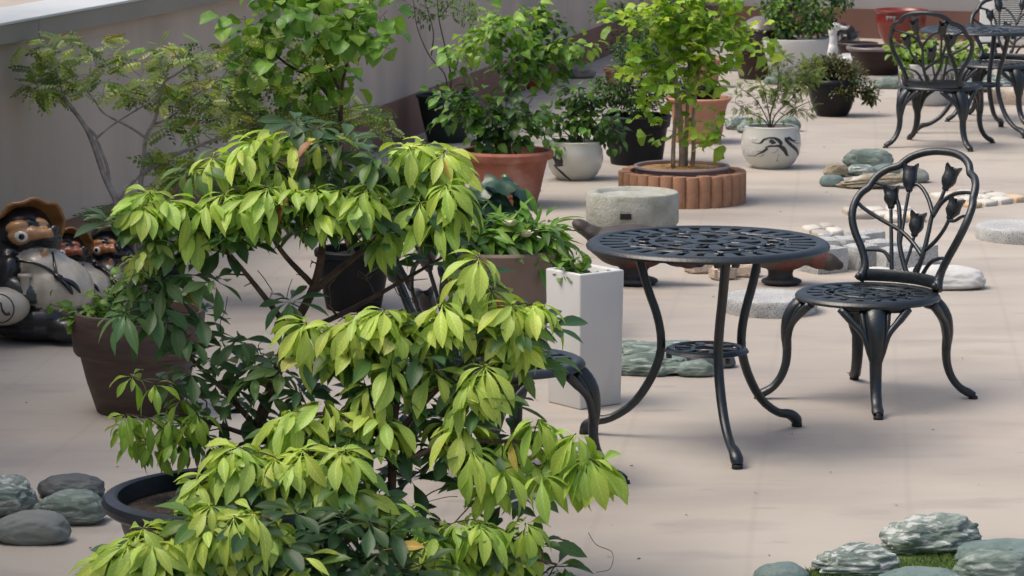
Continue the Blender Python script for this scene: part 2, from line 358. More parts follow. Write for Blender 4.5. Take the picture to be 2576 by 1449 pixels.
# a neighbouring building far beyond the left wall
bl = thing('building', (-9.5, 44, 0), 'cream building far beyond the coping of the left wall', 'building')
MB().box((0, 0, 4), (12, 8, 8)).build('wall', MAT['cream_render'], bl, smooth=False)
for ix in range(4):
    for iz in range(2):
        MB().box((-4.2 + ix * 2.8, -4.01, 2.0 + iz * 3), (1.3, .06, 1.4)).build('window', MAT['glass'], bl, smooth=False)
MB().box((0, 0, 8.1), (12.4, 8.4, .2)).build('roof', MAT['coping'], bl, smooth=False)

# unseen house, added close behind the left wall to shade the left side
nb = thing('building', (-6.6, 7.0, 0), 'unseen cream house added close behind the left wall to shade the left side', 'building')
MB().box((0, 0, 2.0), (6.0, 11.0, 4.0)).build('wall', MAT['cream_render'], nb, smooth=False)  # wall, roof and windows here are parts of the added unseen house
MB().box((0, 0, 4.08), (6.4, 11.4, .16)).build('roof', MAT['coping'], nb, smooth=False)
for iy in range(3): MB().box((3.01, -3.6 + iy * 3.6, 2.4), (.06, 1.4, 1.2)).build('window', MAT['glass'], nb, smooth=False)

# ================================================================= CAST METAL FURNITURE
def circ(r, n=48, a0=0.0): return [(r * math.cos(a0 + 2 * math.pi * i / n), r * math.sin(a0 + 2 * math.pi * i / n)) for i in range(n)]
def pol(r, a): return (r * math.cos(a), r * math.sin(a))
def rim_profile(ro, ri, zt, th):
    return [(ri, zt - th * .55), (ri, zt - .004), (ri + .006, zt), (ro - .016, zt), (ro - .005, zt - .006), (ro, zt - .014), (ro - .002, zt - th), (ro - .012, zt - th), (ri, zt - th * .55)]
def lattice(R, zt, n_out, hole):
    """open cast flower pattern inside a round rim of inner radius R"""
    m = MB(); z0, z1 = zt - .014, zt - .003
    r1 = R * .60; r2 = R * .50
    for i in range(n_out):                                   # outer ring of rounded petals
        a = 2 * math.pi * i / n_out
        pts = [pol(R + .004, a), pol(R * .90, a), pol(R * .80, a), pol(R * .73, a)]
        w = R * 2 * math.pi / n_out
        m.ribbon(pts, [w * .50, w * .56, w * .50, w * .26], z0, z1)
    for i in range(n_out // 2):                              # looping stems between the petals and the ring
        a = 2 * math.pi * (i + .25) / (n_out // 2); d = 2 * math.pi / (n_out // 2)
        for s in (1, -1):
            pts = spline([pol(R * .78, a - s * d * .5), pol(R * .70, a - s * d * .15), pol(R * .66, a + s * d * .3), pol(R * .58, a + s * d * .55), pol(R * .50, a + s * d * .4)], 9)
            m.ribbon(pts, R * .035, z0 + (.001 if s > 0 else .0), z1 + (.0015 if s > 0 else 0))
    m.ribbon(circ(R * .74, 56), R * .035, z0 + .0005, z1 + .0008, closed=True)
    m.ribbon(circ(R * .52, 48), R * .06, z0 - .001, z1 + .0025, closed=True)
    k = 8
    for i in range(k):                                       # inner flower
        a = 2 * math.pi * i / k
        m.ribbon([pol(R * .50, a), pol(R * .38, a), pol(R * .26, a), pol(R * .14, a)], [R * .10, R * .15, R * .12, R * .05], z0 + .0007, z1 + .001)
        pts = spline([pol(R * .50, a + .39), pol(R * .40, a + .2), pol(R * .30, a + .39), pol(R * .22, a + .5)], 7)
        m.ribbon(pts, R * .03, z0 + .0012, z1 + .0003)
    m.lathe([(hole, zt - .012), (hole, zt - .001), (R * .19, zt - .001), (R * .19, zt - .012), (hole, zt - .012)], 28)
    return m
def foot_tube(m, a, prof, width, flat, n=10, res=22):
    P = spline([(r * math.cos(a), r * math.sin(a), z) for r, z in prof], res)
    w = np.interp(np.linspace(0, 1, res), np.linspace(0, 1, len(width)), width)
    m.tube(P, w, n, up=(-math.sin(a), math.cos(a), 0), flat=flat)

def make_table():
    t = thing('bistro_table', (0, 0, 0), '-', 'table')
    H = .64; R = .38
    MB().lathe(rim_profile(R, R * .885, H, .021), 72).build('tabletop_rim', MAT['metal'], t, auto=40)
    lattice(R * .885, H, 30, .034).build('tabletop_lattice', MAT['metal'], t, smooth=False)
    prof = [(.235, .622), (.222, .57), (.195, .48), (.165, .40), (.150, .325), (.156, .26), (.19, .18), (.245, .105), (.315, .058), (.365, .046), (.395, .028), (.405, .012)]
    for k in range(3):
        a = 2 * math.pi * k / 3
        m = MB(); foot_tube(m, a, prof, [.0155, .015, .015, .015, .015, .0155, .0155, .015, .0145, .018, .021, .017], .9, 12, 30)
        leg = m.build('leg', MAT['metal'], t, auto=50)
        p = pol(.403, a); MB().lathe([(0, 0), (.017, 0), (.017, .012), (.011, .016), (0, .016)], 14, (p[0], p[1], 0)).build('foot_pad', MAT['pad'], leg)
        m = MB()
        for s in (-.028, .028):
            q = Vector((*pol(.245, a), 0)) + Vector((-math.sin(a), math.cos(a), 0)) * s
            m.lathe([(0, .588), (.011, .590), (.013, .598), (.013, .611), (0, .611)], 10, (q.x, q.y, 0))
        q = pol(.24, a); m.box((q[0], q[1], .615), (.10, .060, .010), a)
        m.build('leg_bracket', MAT['metal'], leg, smooth=False)
    s = MB().lathe(rim_profile(.132, .104, .305, .014), 48).build('shelf_rim', MAT['metal'], t, auto=40)
    m = MB(); z0, z1 = .291, .302
    m.ribbon(circ(.045, 32), .014, z0, z1, closed=True)
    for i in range(6):
        a = math.pi / 3 * i; m.ribbon([pol(.10, a), pol(.085, a), pol(.07, a), pol(.052, a)], [.03, .032, .022, .012], z0 + .001, z1 + .001)
        m.ribbon(spline([pol(.10, a + .5), pol(.085, a + .38), pol(.066, a + .52), pol(.05, a + .45)], 6), .008, z0, z1 - .001)
    for k in range(3):
        q = pol(.118, 2 * math.pi * k / 3 + .35); m.lathe([(0, .268), (.009, .270), (.010, .284), (0, .287)], 10, (q[0], q[1], 0))
    m.build('shelf_lattice', MAT['metal'], t, smooth=False)
    return t

def make_chair():
    """back towards +X; legs on the diagonals"""
    c = thing('bistro_chair', (0, 0, 0), '-', 'chair')
    SH, R = .365, .244; RB = .232
    MB().lathe(rim_profile(R, .203, SH, .022), 64).build('seat_rim', MAT['metal'], c, auto=40)
    lattice(.203, SH, 18, .014).build('seat_lattice', MAT['metal'], c, smooth=False)
    prof = [(.196, SH - .030), (.232, SH - .042), (.262, SH - .085), (.272, SH - .14), (.268, .17), (.272, .12), (.288, .075), (.315, .040), (.345, .022), (.362, .014)]
    for k in range(4):
        a = math.pi / 4 + k * math.pi / 2; tx = Vector((-math.sin(a), math.cos(a), 0)); rx = Vector((math.cos(a), math.sin(a), 0))
        m = MB(); foot_tube(m, a, prof, [.034, .036, .032, .026, .0215, .020, .019, .0185, .021, .0175], .72, 12, 28)
        leg = m.build('leg', MAT['metal'], c, auto=50)
        m = MB()
        for s in (-1, 1):                                   # open-work bracket spreading under the seat
            def b(t, r, z): p = tx * (t * s) + rx * r; return (p.x, p.y, z)
            m.tube(spline([b(.006, .270, .165), b(.022, .268, .21), b(.040, .258, .262), b(.078, .232, .303), b(.112, .205, SH - .026)], 14), [.0125] * 4 + [.012] * 6 + [.014] * 4, 8)
            m.tube(spline([b(.030, .266, .235), b(.038, .250, .285), b(.044, .222, SH - .034)], 8), .010, 7)
            m.tube(spline([b(.018, .268, .225), b(.0, .274, .25), b(.016, .262, .285)], 7), .009, 6)
            m.tube(spline([b(.112, .200, SH - .027), b(.06, .205, SH - .028), b(.0, .212, SH - .028)], 8), .0125, 8)
        m.build('leg_bracket', MAT['metal'], leg)
        p = rx * .362
        MB().lathe([(0, 0), (.016, 0), (.016, .009), (.009, .011), (.009, .022), (0, .022)], 14, (p.x, p.y, 0)).build('foot_pad', MAT['pad'], leg)
    # ---- backrest
    BH = .445
    def B(u, z, off=0.0):
        z = z * .965
        Rc = .235 + .55 * max(z, 0) ; uu = max(min(u, Rc * .98), -Rc * .98)
        depth = RB - (Rc - math.sqrt(Rc * Rc - uu * uu)) + .02 * z / BH + .165 * (max(z, 0) / BH) ** 1.3 + off
        return (depth, uu, SH + .012 + z)
    half = [(.168, -.006), (.160, .02), (.163, .055), (.185, .105), (.214, .155), (.236, .205), (.244, .25), (.239, .288), (.222, .311), (.219, .325), (.208, .352), (.184, .374), (.160, .383), (.149, .389), (.128, .414), (.09, .433), (.045, .443), (0, .445)]
    path = [(-u, z) for u, z in half] + [(u, z) for u, z in half[::-1][1:]]
    P = spline([B(u, z) for u, z in path], 110)
    rr = np.full(110, .0135); rr[:8] = np.linspace(.019, .0135, 8); rr[-8:] = np.linspace(.0135, .019, 8)
    back = MB().tube(P, rr, 12).build('backrest_frame', MAT['metal'], c)
    m = MB()                                                # low bar bolted to the rim
    m.tube([B(u, .012) for u in np.linspace(-.168, .168, 24)], .022, 10, up=(0, 0, 1), flat=.42)
    m.build('backrest_bar', MAT['metal'], back, auto=50)
    for s in (-1, 1):
        q = B(.163 * s, .008); MB().ellipsoid((q[0] - .016, q[1] * 1.0, q[2]), (.011, .012, .013), nu=12, nv=8).build('bolt', MAT['metal'], back)
    stems = [([(-.012, 0), (-.033, .09), (-.034, .16), (-.030, .235), (-.045, .28), (-.053, .322)], .013, .0085),
             ([(-.030, .235), (0, .275), (.035, .310), (.068, .328), (.093, .318)], .0105, .009),
             ([(-.032, .225), (-.055, .275), (-.10, .308), (-.16, .322), (-.216, .326)], .012, .008),
             ([(-.117, .228), (-.105, .19), (-.075, .145), (-.038, .11)], .0085, .010),
             ([(-.117, .222), (-.15, .225), (-.19, .245), (-.240, .255)], .0085, .007),
             ([(-.180, .10), (-.13, .095), (-.075, .07), (-.035, .0)], .008, .011),
             ([(.022, .155), (.024, .10), (.030, .05), (.034, 0)], .0075, .008),
             ([(-.032, .09), (.02, .13), (.08, .168), (.15, .20), (.21, .235), (.242, .262)], .0115, .009),
             ([(.006, 0), (.045, .07), (.072, .128), (.088, .19), (.115, .26), (.165, .312), (.219, .330)], .013, .009),
             ([(.090, .304), (.082, .24), (.074, .18), (.068, .125)], .0085, .008),
             ([(.134, .244), (.115, .18), (.098, .12), (.083, .06), (.070, 0)], .0085, .011),
             ([(.085, .06), (.12, .095), (.178, .098)], .010, .008),
             ([(-.030, .07), (-.012, .045), (-.004, 0)], .007, .007)]
    m = MB()
    for pts, r0, r1 in stems:
        n = 5 * len(pts); m.tube(spline([B(u, z) for u, z in pts], n), np.linspace(r0 * .74, r1 * .74, n), 8)
    m.build('tulip_stems', MAT['metal'], back)
    for u0, z0, u1, z1 in ((-.053, .318, -.060, .392), (.089, .302, .112, .385), (-.117, .225, -.126, .290), (.022, .153, .029, .225), (.133, .242, .152, .306)):
        p, q = Vector(B(u0, z0)), Vector(B(u1, z1)); L = (q - p).length; d = (q - p) / L
        prof = [(0, -.004), (.010, 0), (.0125, .005), (.012, .010), (.021, .022), (.026, L * .45), (.024, L * .70), (.025, L * .9), (.0285, L), (.020, L * .97), (.010, L * .90), (0, L * .93)]
        m = MB(); n = 18
        V = []; F = []; k = len(prof)
        Z = d; X = Z.orthogonal().normalized(); Y = Z.cross(X)
        for i in range(n):
            a = 2 * math.pi * i / n
            for r, z in prof:
                rr2 = r * (1 + .10 * math.cos(3 * a) * min(1, max(0, z / L))); zz = z + (.012 * math.cos(3 * a) if z > L * .85 else 0)
                w = p + X * (rr2 * math.cos(a)) + Y * (rr2 * math.sin(a)) + Z * zz; V.append(tuple(w))
        for i in range(n):
            j = (i + 1) % n
            for h in range(k - 1): F.append((i * k + h, j * k + h, j * k + h + 1, i * k + h + 1))
        m.add(V, F).build('tulip', MAT['metal'], back, auto=50)
    return c

table_a = make_table(); g = G(1776, 1113); table_a.location = g; table_a.rotation_euler.z = RAD(-80)
tag(table_a, 'round black cast metal table in the foreground beside the white tall planter', group='cast metal bistro tables')
table_b = copy_tree(table_a); table_b.location = G(2466, 334); table_b.rotation_euler.z = RAD(183)
tag(table_b, 'black cast metal table at the far right, cut off by the picture edge')
chair_a = make_chair(); chair_a.location = G(2178, 1003); chair_a.rotation_euler.z = RAD(45)
tag(chair_a, 'black tulip-back chair standing free at the right of the near table', group='cast metal tulip chairs')
chair_b = copy_tree(chair_a); chair_b.location = G(1266, 1207); chair_b.rotation_euler.z = RAD(217)
tag(chair_b, 'black tulip-back chair half hidden behind the lime green foreground shrub')
chair_c = copy_tree(chair_a); chair_c.location = G(2363, 366); chair_c.rotation_euler.z = RAD(-113)
tag(chair_c, 'black tulip-back chair seen from behind in front of the far table')
chair_d = copy_tree(chair_a); chair_d.location = G(2508, 301); chair_d.rotation_euler.z = RAD(66)
tag(chair_d, 'black tulip-back chair behind the far table near the air conditioner')
# ================================================================= POTS
def pot(name, label, gx, gy, prof, mat, soil_r, soil_z, n=48, rim_mat=None, inner=None, soil_mat='soil', group=None, rz=0.0):
    """prof: outside from the ground up, in metres; wall thickness and inside are added"""
    loc = G(gx, gy); r = thing(name, loc, label, 'pot', group=group, rz=rz)
    rt, zt = prof[-1]; th = .016 if rt > .12 else .011
    inside = [(rt - th * .5, zt + .003), (rt - th, zt - .002), (soil_r, soil_z)]
    MB().lathe([(0, .001), (prof[0][0] * .96, 0)] + list(prof) + inside, n).build('pot_body', MAT[mat], r, auto=38)
    s = MB(); rng = random.Random(int(gx)); k = 20; V = [(0, 0, soil_z + .012)]; F = []
    for j in range(1, 4):
        for i in range(k):
            a = 2 * math.pi * i / k; rr = (soil_r + .002) * j / 3
            V.append((rr * math.cos(a), rr * math.sin(a), soil_z + (rng.uniform(-.006, .012) if j < 3 else -.002)))
    for i in range(k):
        F.append((0, 1 + i, 1 + (i + 1) % k))
        for j in range(2): F.append((1 + j * k + i, 1 + (j + 1) * k + i, 1 + (j + 1) * k + (i + 1) % k, 1 + j * k + (i + 1) % k))
    s.add(V, F).build('soil', MAT[soil_mat], r)
    return r
def flare(r0, r1, h, lip=.012, lip_h=.03):
    return [(r0, .004), (r0 + (r1 - r0) * .5, h * .5), (r1 - lip, h - lip_h), (r1, h - lip_h + .004), (r1 + .002, h - .006), (r1 - .003, h)]
def rib(o, radii_z, mat, parent):
    """raised bands round a pot"""
    m = MB()
    for r, z, t in radii_z: m.lathe([(r - .004, z - t), (r + .004, z - t * .4), (r + .004, z + t * .4), (r - .004, z + t)], 48)
    return m.build('raised_band', MAT[mat], parent)

tub = pot('plant_tub', 'wide black round tub under the lime green shrub in the foreground', 600, 1496,
          [(.245, .004), (.272, .12), (.295, .205), (.298, .222), (.325, .226), (.337, .236), (.340, .25), (.332, .262), (.316, .266)], 'tub', .292, .222, 64)
brown = pot('plant_pot', 'dark brown clay pot with a wide band standing beside the raccoon dog statues', 350, 1032,
            [(.140, .004), (.170, .10), (.190, .185), (.193, .19), (.206, .196), (.212, .206), (.220, .29), (.224, .33), (.220, .338)], 'brown_pot', .200, .305)
black_mid = pot('plant_pot', 'black pot glimpsed through the branches behind the foreground shrub', 890, 775, flare(.11, .155, .24), 'black_plastic', .135, .21)
orange_a = pot('plant_pot', 'small bright orange pot just visible between the leaves of the tall shrub', 958, 590, flare(.10, .15, .19), 'terracotta_orange', .128, .16)
leo_pot = pot('plant_pot', 'dark pot hidden under the large spotted round leaves', 1235, 640, flare(.10, .13, .15), 'black_plastic', .11, .12)
tan = pot('plant_pot', 'broad tan clay planter with a darker wavy band behind the white tall planter', 1262, 838,
          [(.150, .004), (.165, .10), (.166, .11), (.182, .155), (.204, .26), (.212, .305), (.216, .318), (.211, .326)], 'tan_planter', .192, .29, 64)
terra = pot('plant_pot', 'large terracotta pot with a thick rolled rim left of the white round pot', 1275, 516,
            [(.150, .004), (.165, .06), (.168, .07), (.188, .16), (.205, .228), (.212, .232), (.228, .238), (.236, .252), (.238, .268), (.230, .278)], 'terracotta', .205, .235, 64)
rib(terra, [(.1685, .075, .006)], 'terracotta', terra)
green = pot('plant_pot', 'dark green tapering pot against the left wall skirting', 1124, 356, flare(.115, .185, .285, .01, .02), 'green_plastic', .165, .25)
red_small = pot('plant_pot', 'small dark red pot behind the leafy shrub near the flat grey stone', 1342, 222, flare(.11, .150, .185), 'red_plastic', .13, .16)
def globe(r, h, ro): return [(r * .62, .004), (r * .80, h * .14), (r * .95, h * .34), (r, h * .56), (r * .97, h * .78), (r * .90, h * .93), (ro + .004, h * .99), (ro, h)]
globe_a = pot('plant_pot', 'white round glazed pot with a small brush painting, beside the large terracotta pot', 1446, 450, globe(.153, .205, .135), 'white_glaze', .118, .18)
globe_b = pot('plant_pot', 'white round glazed pot painted with a black brush-stroke eye', 1939, 421, globe(.167, .232, .146), 'white_glaze', .128, .205)
black_pot = pot('plant_pot', 'black plastic pot with a stepped rim holding a dense dark shrub', 1601, 411,
                [(.145, .004), (.160, .11), (.172, .20), (.176, .205), (.186, .21), (.194, .262), (.198, .268), (.194, .274)], 'black_plastic', .178, .235)
terra_b = pot('plant_pot', 'pale terracotta pot with a flared lip behind the ginkgo', 1756, 357,
              [(.135, .004), (.150, .08), (.160, .17), (.172, .225), (.192, .252), (.200, .262), (.196, .268)], 'terracotta_pale', .155, .20)
inner = thing('plant_pot', G(1765, 357) + Vector((0, 0, .205)), 'black plastic pot set inside the pale terracotta pot', 'pot')
MB().lathe([(0, 0), (.09, 0), (.118, .105), (.124, .108), (.124, .125), (.112, .125), (.104, .07), (0, .07)], 40).build('pot_body', MAT['black_plastic'], inner, auto=40)
terra_c = pot('plant_pot', 'terracotta pot mostly hidden behind the ginkgo trunk, farther back', 1772, 218, flare(.09, .125, .20), 'terracotta_pale', .105, .17)
glaze_pot = pot('plant_pot', 'shiny black round-shouldered pot with trailing foliage', 2093, 291,
                [(.100, .004), (.125, .05), (.148, .12), (.160, .19), (.158, .225), (.150, .238)], 'black_glaze', .135, .215)
white_big = pot('plant_pot', 'tall matte white pot holding a clipped bush near the white goose', 2001, 206,
                [(.150, .004), (.185, .07), (.215, .16), (.235, .25), (.243, .31), (.242, .318)], 'white_pot', .222, .29, 64)
jar = pot('storage_jar', 'dark red-brown jar behind the ginkgo leaves, left of the tall white pot', 1915, 197,
          [(.165, .004), (.185, .10), (.195, .22), (.192, .30), (.180, .345), (.186, .355), (.182, .365)], 'brown_glaze', .16, .33)
d = MB(); d.lathe([(0, .10), (.06, .092), (.12, .06), (.165, .012), (.172, 0), (0, 0)], 32, (0, 0, .362)); d.build('lid', MAT['brown_rim'], jar)
red_jar = pot('storage_jar', 'tall red glazed jar standing against the far brown skirting', 2265, 112,
              [(.130, .004), (.165, .06), (.200, .15), (.213, .22), (.205, .262), (.212, .272), (.226, .285), (.222, .297)], 'red_glaze', .19, .27, 56)
for k, (a, w, z) in enumerate(((-2.1, .05, .225), (-1.95, .035, .205), (-2.25, .03, .21), (-1.2, .04, .22), (-1.05, .03, .20))):      # dark drips of glaze under the lip
    P = [(.2155 * math.cos(a), .2155 * math.sin(a), zz) for zz in np.linspace(.25, z, 6)]; P = [(p[0] * s, p[1] * s, p[2]) for p, s in zip(P, (.985, .99, 1.0, 1.0, 1.0, .995))]
    MB().tube(P, [w * .5, w * .5, w * .45, w * .35, w * .22, w * .08], 8, up=(-math.sin(a), math.cos(a), 0), flat=.12).build('glaze_drip', MAT['brown_rim'], red_jar)
basin_b = pot('water_basin', 'wide dark brown glazed basin with a pale rim left of the far chair', 2210, 186,
              [(.155, .004), (.185, .07), (.213, .15), (.222, .175), (.240, .182), (.246, .195), (.240, .205), (.225, .206)], 'brown_glaze', .205, .185, 56, soil_mat='brown_rim')
MB().lathe([(.2225, .178), (.242, .183), (.249, .195), (.242, .2085), (.222, .209), (.2225, .178)], 56).build('rim', MAT['brown_rim'], basin_b)
basin_c = pot('water_basin', 'brown basin with a tan rim just behind the wide dark basin', 2155, 158, flare(.13, .165, .16), 'brown_glaze', .14, .13)
white_bowl = pot('plant_pot', 'white pot with a carved wave band behind the far chair legs', 2328, 262,
                 [(.155, .004), (.172, .05), (.180, .14), (.182, .215), (.186, .225), (.188, .27), (.184, .276)], 'white_pot', .165, .25, 56)
m = MB()
for k in range(22):                                          # carved waves in the band
    a0 = 2 * math.pi * k / 22
    P = [(.1835 * math.cos(a0 + t * .26), .1835 * math.sin(a0 + t * .26), .178 + .030 * math.sin(t * 5.6)) for t in np.linspace(0, 1, 12)]
    m.tube(P, .0035, 5)
    P = [(.1835 * math.cos(a0 + t * .2), .1835 * math.sin(a0 + t * .2), .165 + .02 * math.sin(t * 5.6 + .5)) for t in np.linspace(0, 1, 9)]
    m.tube(P, .0028, 5)
for z in (.143, .213): m.lathe([(.181, z - .003), (.1855, z), (.181, z + .003)], 56)
m.build('carved_band', MAT['brown_rim'], white_bowl)

# tall square planter
wp = thing('tall_planter', G(1470, 1014), 'tall square white ceramic planter beside the near table', 'planter', rz=RAD(37))
hw = .094; Hh = .455
def sq(w, z): return [(-w, -w, z), (w, -w, z), (w, w, z), (-w, w, z)]
V = sq(hw - .006, 0) + sq(hw, Hh) + sq(hw - .017, Hh) + sq(hw - .021, Hh - .03)
F = [(3, 2, 1, 0)]
for a, b in ((0, 4), (4, 8), (8, 12)):
    for i in range(4):
        j = (i + 1) % 4; F.append((a + i, a + j, b + j, b + i))
MB().add(V, F).build('planter_body', MAT['white_ceramic'], wp, bevel=.006)
MB().box((0, 0, Hh - .04), (2 * hw - .034, 2 * hw - .034, .02)).build('soil', material('green_topsoil', (.05, .07, .06), (.16, .19, .17), 60, rough=.9, bump=.8, bscale=80), wp, smooth=False)

# brush painting laid on the round pots as thin glaze strokes
def pot_radius(prof, z):
    zs = [p[1] for p in prof]; rs = [p[0] for p in prof]; return float(np.interp(z, zs, rs))
def strokes(root, prof, face, items, mat, cx, R, zb, ppm_):
    m = MB()
    for pts, widths in items:
        n = max(8, 4 * len(pts)); P2 = spline([(x, y, 0) for x, y in pts], n); W = np.interp(np.linspace(0, 1, n), np.linspace(0, 1, len(widths)), widths)
        L = []
        T = np.gradient(P2[:, :2], axis=0); T /= np.linalg.norm(T, axis=1)[:, None] + 1e-9
        V = []; F = []
        for i in range(n):
            for s, off in ((-1, .0005), (-.55, .0018), (.55, .0018), (1, .0005)):
                x = P2[i, 0] - T[i, 1] * s * W[i] / 2; y = P2[i, 1] + T[i, 0] * s * W[i] / 2
                z = (zb - y) / ppm_; th = math.asin(max(-.97, min(.97, (x - cx) / R))); r = pot_radius(prof, z) + off
                a = face + th; V.append((r * math.cos(a), r * math.sin(a), z))
        for i in range(n - 1):
            for k in range(3): F.append((i * 4 + k, (i + 1) * 4 + k, (i + 1) * 4 + k + 1, i * 4 + k + 1))
        m.add(V, F)
    return m.build('painting', MAT[mat], root)
FACE = -math.pi / 2
eye = [([(310, 565), (430, 578), (505, 560), (560, 490), (680, 450), (800, 450), (890, 495), (950, 560), (945, 610)], [8, 14, 50, 52, 44, 52, 84, 90, 70]),
       ([(590, 675), (680, 640), (800, 632), (900, 632), (990, 680), (1060, 760), (1110, 850), (1165, 880)], [22, 44, 46, 60, 100, 90, 66, 10]),
       ([(680, 545), (730, 520), (770, 545), (840, 560)], [20, 92, 108, 20]),
       ([(655, 690), (590, 740), (520, 790), (430, 835), (350, 885), (190, 890)], [40, 66, 46, 22, 14, 6]),
       ([(560, 780), (500, 770), (420, 770)], [30, 14, 5]), ([(560, 830), (520, 870), (450, 895)], [14, 12, 5]),
       ([(1055, 435), (1085, 500), (1130, 560), (1210, 640), (1290, 710), (1360, 780), (1405, 860), (1425, 920)], [30, 90, 78, 76, 70, 52, 40, 16]),
       ([(1090, 470), (1150, 460), (1200, 500), (1260, 530), (1330, 525)], [40, 70, 60, 40, 8]), ([(1250, 555), (1340, 600), (1455, 632)], [20, 12, 6]),
       ([(875, 700), (865, 750), (810, 790), (735, 800)], [16, 10, 8, 6]),
       ([(920, 830), (905, 860), (925, 885)], [8, 10, 6]), ([(885, 910), (900, 945), (880, 975)], [10, 10, 8]), ([(855, 1000), (890, 985), (920, 1010)], [8, 10, 8])]
pb = globe(.167, .232, .146)
strokes(globe_b, pb, FACE, [([(170, 760), (300, 770), (420, 760)], [150, 190, 80]), ([(250, 500), (400, 480)], [110, 60]), ([(1330, 450), (1420, 470)], [150, 120])], 'ink_grey', 785, 685, 1215, 4250)
strokes(globe_b, pb, FACE, eye, 'ink', 785, 685, 1215, 4250)
strokes(globe_b, pb, FACE, [([(625, 520), (665, 478), (745, 482), (830, 520), (885, 585), (850, 606), (755, 612), (680, 585), (625, 520)], [9] * 9)], 'white_glaze', 785, 685, 1215, 4210)
pa = globe(.153, .205, .135)
br = [([(235, 90), (260, 110), (275, 150)], [30, 44, 20]), ([(330, 130), (345, 190), (330, 210), (375, 220)], [40, 60, 50, 8]), ([(300, 220), (350, 280), (395, 325), (418, 345)], [12, 26, 22, 8]), ([(270, 120), (320, 190), (370, 218)], [14, 24, 10])]
strokes(globe_a, pa, FACE, br, 'ink', 470, 222, 345, 1420)

# ring of half-round brick edging round the ginkgo bowl
RC = G(1716, 506); ring = thing('edging_ring', RC, 'ring of ribbed terracotta edging blocks round the ginkgo bowl', 'edging')
rng = random.Random(4); nb = 30
blk = None
for i in range(nb):
    a = RAD(150) + 2 * math.pi * (i + .5) / nb
    if i == 1: continue                                     # the gap on the left
    if blk is None:
        V = []; F = []; w = .0335; prof = [(-.03, -w), (.012, -w), (.022, -w * .82), (.028, -w * .45), (.0295, 0), (.028, w * .45), (.022, w * .82), (.012, w), (-.03, w)]
        k = len(prof)
        for z, s in ((0, 1), (.150, 1), (.158, .92)):
            for x, y in prof: V.append((x * s, y * s * .985, z))
        for lev in range(2):
            for j in range(k): F.append((lev * k + j, lev * k + (j + 1) % k, (lev + 1) * k + (j + 1) % k, (lev + 1) * k + j))
        F += [tuple(range(k - 1, -1, -1)), tuple(2 * k + j for j in range(k))]
        blk = MB().add(V, F).build('edging_block', MAT['brick'], ring, auto=50); o = blk
    else:
        o = blk.copy(); col.objects.link(o); o.parent = ring
    rr = .298 + rng.uniform(-.003, .003)
    o.location = (rr * math.cos(a), rr * math.sin(a), 0); o.rotation_euler = (0, 0, a + rng.uniform(-.03, .03)); o.scale = (1, 1, 1 + rng.uniform(-.025, .02))
bowl = pot('plant_pot', 'mauve shallow bowl of the ginkgo sitting inside the brick ring', 1714, 506,
           [(.16, .004), (.20, .06), (.232, .14), (.238, .168), (.246, .176), (.243, .184)], 'mauve_bowl', .225, .168, 64, soil_mat='gravel')

# carved stone water basin, two drums
sb = thing('stone_basin', G(1590, 612), 'round weathered stone basin of two stacked drums behind the near table', 'basin')
lo = MB(); lo.lathe([(0, 0), (.200, 0), (.206, .01), (.206, .080), (.198, .090), (0, .090)], 64, wob=.004).build('lower_drum', MAT['basin'], sb, auto=40)
V_ = [(.0, .092), (.204, .092), (.212, .102), (.213, .228), (.207, .238), (.198, .241), (.172, .241), (.164, .238), (.154, .224), (.10, .216), (0, .215)]
up = MB().lathe(V_, 72, wob=.004).build('upper_drum', MAT['basin'], sb, auto=40)
a = RAD(-100); q = pol(.206, a)
MB().box((q[0], q[1], .150), (.03, .050, .026), a).build('spout_hole', MAT['dark_gap'], up, smooth=False)

